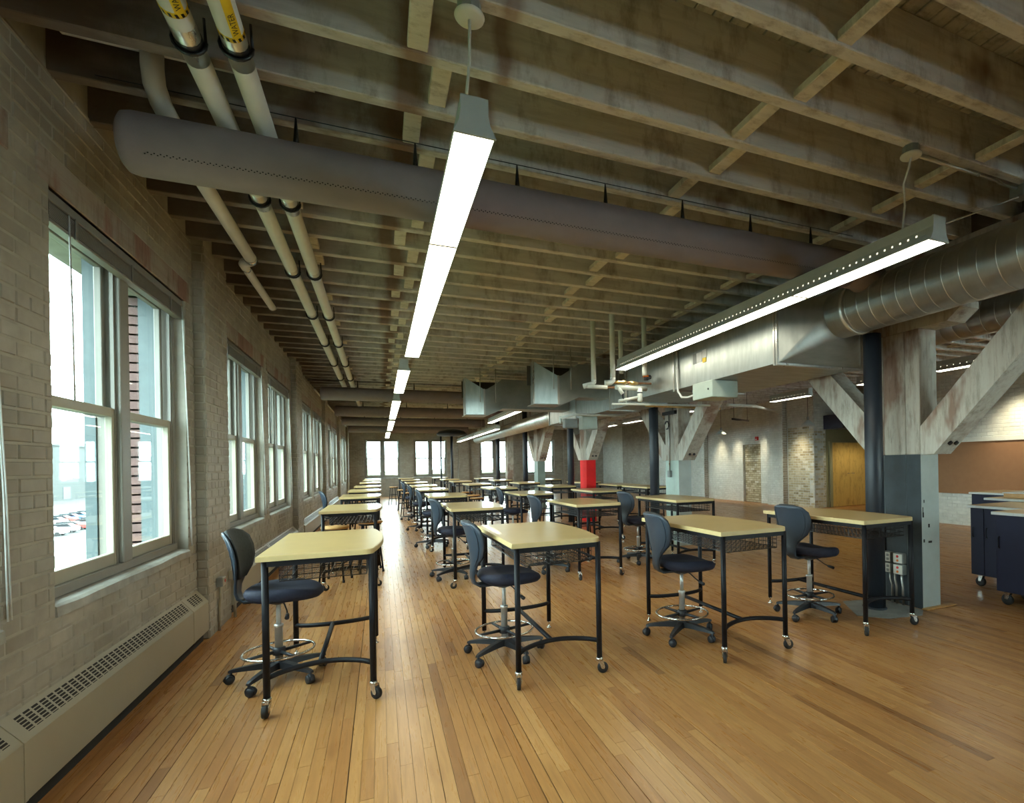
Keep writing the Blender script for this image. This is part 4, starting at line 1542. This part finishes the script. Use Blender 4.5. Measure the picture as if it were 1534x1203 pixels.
lp.m('grey_box').box(X0 - .004, 5.52, 2.65, X0 - .001, 5.60, 2.775)
lp.m('label_white').box(X0 - .005, 5.40, 2.655, X0 - .001, 5.515, 2.77)
lp.m('label_white').box(X0 - .006, 5.30, 2.69, X0 - .001, 5.39, 2.785)
lp.m('yellow').box(X0 - .006, 5.31, 2.635, X0 - .001, 5.385, 2.688)
obj('label_plate', lp, t2)
bx = obj('control_box', MB().m('vav_box').bbox(3.50, 5.14, 2.20, 3.86, 5.56, 2.398, .006), t2)
obj('knob', MB().m('black_iron').lathe([(.012, 3.494), (.012, 3.50)], (0, 5.22, 2.30), 'x', 10), bx)
obj('flex_conduit', MB().m('cord').tube([(3.53, 5.95, 2.90), (3.52, 5.95, 2.50), (3.51, 5.92, 2.36), (3.49, 5.80, 2.27), (3.49, 5.66, 2.25), (3.52, 5.54, 2.27)], .014, 8), t2)
t3 = thing('long_box_duct', 'rectangular galvanised duct running on along the column line to the red column', 'air duct')
obj('duct_body', MB().m('galv').box(3.72, 7.57, 2.40, 4.29, 12.3, 2.83), t3)
for yy in (8.6, 10.4, 12.29):
    obj('flange', flange(yy, 3.72, 4.29, 2.40, 2.83), t3)
t4 = thing('far_round_duct', 'round galvanised duct narrowing away toward the end wall', 'air duct')
spiral(t4, 4.03, 2.66, .20, 12.32, 24.5, .4, 24)
t5 = thing('dark_spiral_duct', 'dark spiral duct on the other side of the girder, behind the right brace', 'air duct')
spiral(t5, 5.62, 2.88, .185, -3.0, 4.6, .14, 28)
obj('end_elbow', MB().m('galv_round').tube([(5.62, 4.55, 2.88), (5.62, 4.72, 2.90), (5.62, 4.85, 3.0), (5.62, 4.90, 3.3)], .184, 24), t5)

def plenum(label, yf, yb, x0, zb, zt, xn, zn, xe):
    t = thing('plenum_duct', label, 'air duct', (0, 0, 0), 0, 'notched galvanised plenum ducts')
    w = xn - x0
    prof = [(x0, zb), (xn - .04, zb), (xn, zb), (xn + .06, zb), (xn + .34, zb + .13), (xe, zb + .14), (xe, zt), (xn + .36, zt - .01), (xn + .06, zn + .015), (xn, zn), (x0 + .02, zt)]
    # near skin, made of the end panel, the neck and the box, each its own sheet
    def sheet(pts, y, mname='galv'):
        return MB().m(mname).prism(pts, 'y', y, y + .012)
    k_ = (yf + .28) / yf
    zz = lambda z: EYE + (z - EYE) * k_
    xa, ya = x0 * k_, yf + .28
    ep = MB().m('galv')
    q = [(xa, ya, zz(zb)), (xn - .02, yf, zb), (xn - .02, yf, zn + .006), (xa, ya, zz(zt) if zz(zt) < ZJ - .02 else ZJ - .02)]
    ep.add(q + [(a + .006, b + .010, c) for a, b, c in q], [(0, 1, 2, 3), (4, 7, 6, 5), (0, 3, 7, 4), (1, 5, 6, 2), (3, 2, 6, 7), (0, 4, 5, 1)])
    obj('end_panel', ep, t)
    obj('neck_panel', sheet([(xn + .005, zb), (xn + .06, zb), (xn + .34, zb + .13), (xn + .34, zt - .02), (xn + .06, zn + .015), (xn + .005, zn)], yf + .01), t)
    obj('box_body', MB().m('galv').box(xn + .34, yf + .01, zb + .13, xe, yb, zt), t)
    obj('back_panel', MB().m('shaded_sheet').box(x0, yb - .012, zn - .12, xn + .5, yb, zt), t)
    obj('end_plate', MB().m('galv').box(xa - .012, ya, zz(zb), xa, yb, min(zz(zt), ZJ - .02)), t)
    obj('bottom_panel', MB().m('galv').prism([(x0, zb - .012), (xn + .06, zb - .012), (xn + .34, zb + .118), (xn + .34, zb + .13), (xn + .06, zb), (x0, zb)], 'y', yf, yb), t)
    obj('seam_strip', MB().m('zinc').box(xn - .024, yf - .012, zb - .01, xn + .008, yf + .002, zn + .01), t)
    obj('edge_strip', MB().m('zinc').box(xa - .016, ya - .012, zz(zb) - .012, xa + .010, ya - .001, min(zz(zt), ZJ - .02) + .01), t)
    for xx_ in (xn - .09, xn + .22):
        obj('hanger_rod', MB().m('zinc').tube([(xx_, yf + .0, zb + .25), (xx_, yf - .006, ZJ + .02)], .008, 6), t)
    return t
plenum('nearer of two notched galvanised plenum ducts hanging over the third table row', 8.62, 9.05, 2.345, 2.475, 3.17, 2.78, 2.95, 3.71)
plenum('farther of two notched galvanised plenum ducts hanging over the third table row', 10.8, 11.3, 1.55, 2.475, 3.20, 1.93, 2.98, 3.71)

# ------------------------------------------------------------------ coil pipework
t = thing('coil_pipework', 'pale insulated pipes with brass valves dropping to the duct coil', 'pipework')
for (x, y, zb) in ((2.765, 6.97, 2.60), (2.865, 6.53, 2.56), (3.28, 7.16, 2.78), (3.365, 6.57, 2.66)):
    obj('riser', MB().m('pipe_mint').tube([(x, y, ZC - .02), (x, y, zb)], .035, 14), t)
def tube(name, mname, pts, r, seg=10):
    return obj(name, MB().m(mname).tube(pts, r, seg), t)
tube('elbow_pipe', 'pipe_mint', [(2.765, 6.97, 2.63), (2.765, 6.97, 2.60), (2.74, 6.98, 2.575), (2.62, 7.0, 2.54)], .036, 12)
tube('return_pipe', 'pipe_mint', [(2.66, 6.96, 2.535), (2.95, 6.93, 2.53)], .028, 12)
tube('copper_return', 'copper', [(2.93, 6.93, 2.53), (3.53, 6.9, 2.55)], .017)
tube('elbow_pipe', 'pipe_mint', [(2.865, 6.53, 2.60), (2.865, 6.53, 2.56), (2.84, 6.54, 2.535), (2.76, 6.56, 2.53)], .036, 12)
tube('brass_valve', 'brass', [(2.90, 6.60, 2.555), (2.98, 6.61, 2.555), (3.02, 6.62, 2.56), (3.06, 6.62, 2.56), (3.12, 6.63, 2.56)], [.016, .026, .018, .030, .018])
tube('brass_union', 'brass', [(3.16, 6.64, 2.56), (3.24, 6.65, 2.56), (3.30, 6.66, 2.56)], [.022, .028, .018])
tube('copper_supply', 'copper', [(3.10, 6.63, 2.56), (3.53, 6.70, 2.575)], .015)
tube('supply_pipe', 'pipe_mint', [(2.95, 6.62, 2.49), (3.45, 6.70, 2.50)], .034, 12)
tube('strainer', 'pipe_mint', [(2.98, 6.62, 2.49), (3.04, 6.60, 2.40)], .026, 12)
tube('strainer_end', 'black_iron', [(3.04, 6.60, 2.40), (3.05, 6.60, 2.30)], .012)
tube('actuator', 'black_iron', [(3.40, 6.60, 2.60), (3.40, 6.60, 2.64), (3.47, 6.60, 2.65)], [.035, .04, .03])
tube('actuator_cap', 'orange', [(3.40, 6.60, 2.645), (3.40, 6.60, 2.675)], [.045, .035], 12)
tube('drop_leg', 'pipe_mint', [(3.33, 6.66, 2.50), (3.33, 6.66, 2.33), (3.33, 6.66, 2.30)], [.036, .038, .028], 12)
tube('drop_leg_band', 'black_iron', [(3.33, 6.66, 2.44), (3.33, 6.66, 2.425)], .04, 12)
tube('drain_pipe_run', 'pipe_mint', [(2.98, 6.6, 2.30), (3.27, 6.62, 2.36)], .022)
t = thing('drain_line', 'pale drain line crossing level below the duct coil to the mint-painted column', 'pipe')
obj('line', MB().m('pipe_mint').tube([(3.05, 7.0, 2.305), (4.72, 7.0, 2.33)], .016, 10), t)
obj('cross_bar', MB().m('brass').tube([(3.9, 7.6, 2.37), (5.4, 7.7, 2.37)], .02, 8), t)
t = thing('sprinkler_line', 'pale pipe running level in front of the red column head', 'pipe')
obj('line', MB().m('pipe_mint').tube([(3.02, 9.3, 2.30), (3.25, 9.2, 2.36), (4.28, 9.2, 2.36)], .026, 10), t)
obj('drop', MB().m('pipe_mint').tube([(3.02, 9.3, 2.33), (3.02, 9.3, 2.2)], .026, 10), t)
obj('valve', MB().m('grey_box').bbox(3.10, 9.28, 2.12, 3.35, 9.42, 2.29, .01), t)
obj('junction', MB().m('vav_box').bbox(3.45, 9.3, 2.10, 3.75, 9.5, 2.36, .008), t)
tag(obj('overhead_wall_pipe', MB().m('pipe_mint').tube([(6.2, 8.6, 2.55), (7.2, 9.0, 2.6), (10.9, 12.6, 2.9)], .03, 8)), 'pale pipe slanting across the white brick wall above the pendant lamp', 'pipe')
tag(obj('black_rod', MB().m('black_iron').tube([(6.9, 9.4, 2.36), (8.1, 10.4, 2.42)], .022, 8).tube([(7.0, 9.483, 2.37), (7.0, 9.483, 3.73)], .005, 5).tube([(8.0, 10.317, 2.41), (8.0, 10.317, 3.73)], .005, 5)), 'dark rod with a capped end beneath the short slotted pendant light', 'rod')

# ------------------------------------------------------------------ far hood on its post
t = thing('round_hood', 'dark round hood on a slim post before the end wall', 'hood', (2.72, 22.9, 0))
obj('hood', MB().m('drain_pipe').lathe([(.0, 2.70), (.56, 2.72), (.60, 2.76), (.60, 2.80), (.5, 2.90), (.2, 2.98), (.0, 2.99)], seg=32), t)
obj('post', MB().m('drain_pipe').lathe([(.055, 0), (.055, 2.72)], (0, .1, 0), seg=12), t)
t = thing('slim_post', 'slim dark post in front of the second end-wall window', 'post', (2.33, 23.4, 0))
obj('shaft', MB().m('drain_pipe').lathe([(.035, 0), (.035, 2.74)], seg=10), t)
obj('foot', MB().m('drain_pipe').lathe([(.07, 0), (.07, .012), (.04, .02)], seg=12), t)

# ------------------------------------------------------------------ double door in the recess
d = MB().m('olive')
d.box(12.58, 12.24, 0, 12.68, 12.36, 2.03).box(14.16, 12.24, 0, 14.26, 12.36, 2.03).box(12.68, 12.24, 1.985, 14.16, 12.36, 2.03)
door = struct('door_1', d)
for x0, x1 in ((12.685, 13.415), (13.42, 14.155)):
    lf = obj('door_leaf', MB().m('door_wood').bbox(x0, 12.27, .008, x1, 12.315, 1.98, .004), door)
    hx = 13.37 if x0 < 13 else 13.465
    sgn = -1 if x0 < 13 else 1
    obj('door_handle', MB().m('chrome').tube([(hx, 12.27, 1.02), (hx, 12.225, 1.02), (hx + sgn * .10, 12.225, 1.02)], .010, 8), lf)
tb = MB().m('tackboard').box(11.365, 1.0, .68, 11.392, 7.98, 1.78)
tb.m('white_plastic').box(11.34, 1.0, 1.78, 11.392, 7.98, 1.86)
t = tag(obj('tackboard', tb), 'rust-brown tackboard with a pale ledge along the top, behind the cabinets', 'tackboard')

# ------------------------------------------------------------------ navy cabinets on casters
def cabinet(label, x0, x1, y0, y1, zt, seam=None, loose=None):
    t = thing('cabinet', label, 'cabinet', ((x0 + x1) / 2, (y0 + y1) / 2, 0), 0, 'navy cabinets on casters')
    hx, hy = (x1 - x0) / 2, (y1 - y0) / 2
    body = MB().m('cabinet')
    obj('carcass', body.bbox(-hx + .018, -hy, .135, hx, hy - .01, zt - .03, .003), t)
    # doors on the side towards the room
    cuts = [-hy + .004, (seam - (y0 + y1) / 2) if seam else 0, hy - .014]
    for a, b in zip(cuts, cuts[1:]):
        dr_ = obj('door', MB().m('cabinet').bbox(-hx, a + .003, .14, -hx + .017, b - .003, zt - .034, .002), t)
        obj('handle', MB().m('black').tube([(-hx, b - .035, .56), (-hx - .018, b - .035, .57), (-hx - .018, b - .035, .66), (-hx, b - .035, .67)], .005, 6), dr_)
    top = MB().m('cab_edge').bbox(-hx - .025, -hy - .02, zt - .03, hx + .02, hy + .012, zt - .002, .003)
    top.m('laminate').box(-hx - .015, -hy - .01, zt - .002, hx + .01, hy + .002, zt)
    obj('worktop', top, t)
    for sx in (-1, 1):
        for sy in (-1, 1):
            ox, oy = sx * (hx - .07) + .01, sy * (hy - .09)
            w = MB().m('rubber').lathe([(.025, -.016), (.050, -.015), (.053, -.008), (.053, .008), (.050, .015), (.025, .016)], (ox, oy + .02, .053), 'x', 18)
            w = obj('caster', w, t)
            f = MB().m('chrome').prism([(oy - .015, .13), (oy + .035, .13), (oy + .035, .06), (oy + .005, .06)], 'x', ox - .026, ox - .020)
            f.prism([(oy - .015, .13), (oy + .035, .13), (oy + .035, .06), (oy + .005, .06)], 'x', ox + .020, ox + .026).box(ox - .03, oy - .03, .127, ox + .03, oy + .045, .136)
            obj('caster_fork', f, w)
    return t
cabinet('black-navy cabinet on casters, the closest to the open floor', 5.52, 5.98, 1.75, 3.30, .915)
cabinet('navy cabinet with a visible door seam, second from the open floor', 6.08, 6.85, 2.2, 3.90, .915, 3.74)
cabinet('navy cabinet of which little but the pale top shows, third from the open floor', 7.12, 7.9, 2.6, 4.35, .93)
cabinet('navy cabinet closest to the tackboard, white top edge', 8.15, 8.95, 3.2, 5.20, .93)
t = thing('wooden_box', 'small honey-coloured wooden box lying on a cabinet top', 'box', (7.45, 4.0, .932))
obj('tray', MB().m('raw_wood').bbox(-.22, -.3, 0, .22, .2, .055, .004), t)
obj('lid', MB().m('cab_edge').bbox(-.23, -.31, .056, .23, .21, .07, .003), t)

# ------------------------------------------------------------------ pendant lamps, alarm, spots
def shade_lamp(label, x, y, z, spot=True):
    t = thing('pendant_lamp', label, 'pendant lamp', (x, y, z), 0, 'cone-shaped pendant lamps by the white brick wall')
    obj('lamp_shade', MB().m('fixture').lathe([(.198, 0), (.200, .004), (.175, .05), (.12, .10), (.06, .15), (.035, .175), (.0, .18)], seg=28), t)
    obj('socket', MB().m('grey_box').lathe([(.034, .17), (.034, .26), (.012, .28)], seg=12), t)
    obj('stem', MB().m('black_iron').lathe([(.007, .27), (.007, 3.725 - z)], seg=8), t)
    obj('bulb', MB().m('slot_glow').lathe([(.0, .012), (.150, .013), (.155, .018), (.0, .05)], seg=20), t)
    return t
shade_lamp('grey cone pendant lamp hanging clear of the white brick wall', 11.45, 16.3, 2.44)
shade_lamp('grey cone pendant lamp hanging before the bare brick corner', 11.25, 11.75, 2.43)
def spot(x, y, z, tx, ty, tz, power, ang, blend=.6):
    l = bpy.data.lights.new('wall_spot', 'SPOT')
    l.energy = power
    l.color = (1.0, .88, .62)
    l.spot_size = R(ang)
    l.spot_blend = blend
    l.shadow_soft_size = .12
    o = bpy.data.objects.new('wall_spot', l)
    COL.objects.link(o)
    o.location = (x, y, z)
    o.rotation_euler = (Vector((tx, ty, tz)) - Vector((x, y, z))).to_track_quat('-Z', 'Y').to_euler()
for yy, p in ((17.05, 160), (16.0, 140), (14.55, 120)):
    spot(11.45, yy, 2.75, 11.97, yy, .9, p, 62, 1.0)
spot(11.35, 12.8, 2.75, 12.0, 12.8, .9, 150, 64, 1.0)
spot(13.2, 11.2, 2.7, 13.4, 12.3, .9, 110, 90, 1.0)  # added spot without a fixture, brightens the door recess
spot(10.7, 6.2, 2.85, 11.40, 6.2, 1.6, 160, 90, 1.0)
t = thing('fire_alarm', 'small red fire alarm on the wall above the bricked-up doorway', 'alarm', (XR - .001, 14.93, 2.17))
obj('alarm_body', MB().m('red_box').bbox(-.06, -.07, 0, 0, .07, .13, .01), t)
obj('strobe_lens', MB().m('white_plastic').bbox(-.07, -.04, .02, -.06, .04, .05, .004), t)

# ------------------------------------------------------------------ outside the windows
g = MB().m('ground').box(-300, -90, -8.3, XL - .47, 560, -8.0)
g.box(XL - .47, YE + .45, -8.3, 120, 560, -8.0)
g.m('lawn').box(-33, -40, -7.99, -8, 86, -7.97)
struct('ground_outside', g)
t = thing('warehouse', 'long pale low warehouse beyond the parking lot', 'building')
obj('wall', MB().m('warehouse').box(-135, 120, -8, -105, 500, 11.2), t)
obj('roof', MB().m('warehouse').box(-135.4, 119.6, 11.2, -104.6, 500.4, 11.8), t)
for yy in range(130, 480, 18):
    obj('dock_door', MB().m('frame_out').box(-104.99, yy, -8, -104.9, yy + 5, -3.6), t)
cr = random.Random(8)
def car_mesh(mname):
    b = MB().m(mname)
    b.prism([(-2.1, .35), (2.1, .35), (2.15, .7), (2.0, .92), (1.2, .98), (-1.9, 1.0), (-2.15, .8)], 'x', -.85, .85)
    bm_ = b.mesh('car_body')
    c = MB().m('car_glass').prism([(-1.75, .98), (1.15, .98), (.5, 1.42), (-1.2, 1.44)], 'x', -.72, .72).mesh('cabin')
    w = MB().m('rubber').lathe([(.31, -.1), (.31, .1)], (0, 0, .32), 'x', 12).mesh('wheel')
    return bm_, c, w
CARS = [car_mesh(n_) for n_ in ('car_a', 'car_b', 'car_c')]
for k in range(7):
    for row in range(2):
        b_, c_, w_ = CARS[cr.randrange(3)]
        t = thing('car', 'small parked car in the lot seen down through the big window', 'car', (-46 - 9 * row - k * .5, 108 + 22 * row + k * 4.6 + cr.uniform(-.4, .4), -8.0), R(90) + R(cr.choice((0, 180))), 'cars parked outside')
        put('car_body', b_, t); put('cabin', c_, t)
        for sx in (-.78, .78):
            for sy in (-1.35, 1.35):
                put('wheel', w_, t, (sx, sy, 0))
tr = MB().m('tree')
for k in range(130):
    if k < 75:
        x, y, z, r = -175 + cr.uniform(-6, 6), 200 + k * 4.6, cr.uniform(6, 13), cr.uniform(5, 9)
    else:
        x, y, z, r = -40 + (k - 75) * 2.6, 200 + cr.uniform(-8, 8), cr.uniform(-8, -4.5), cr.uniform(4, 7)
    tr.lathe([(.01, -r), (r * .7, -r * .7), (r, 0), (r * .75, r * .65), (.01, r)], (x, y, z), seg=9)
tag(obj('treeline', tr), kind='stuff', label='pale green treeline far outside the windows', cat='trees')
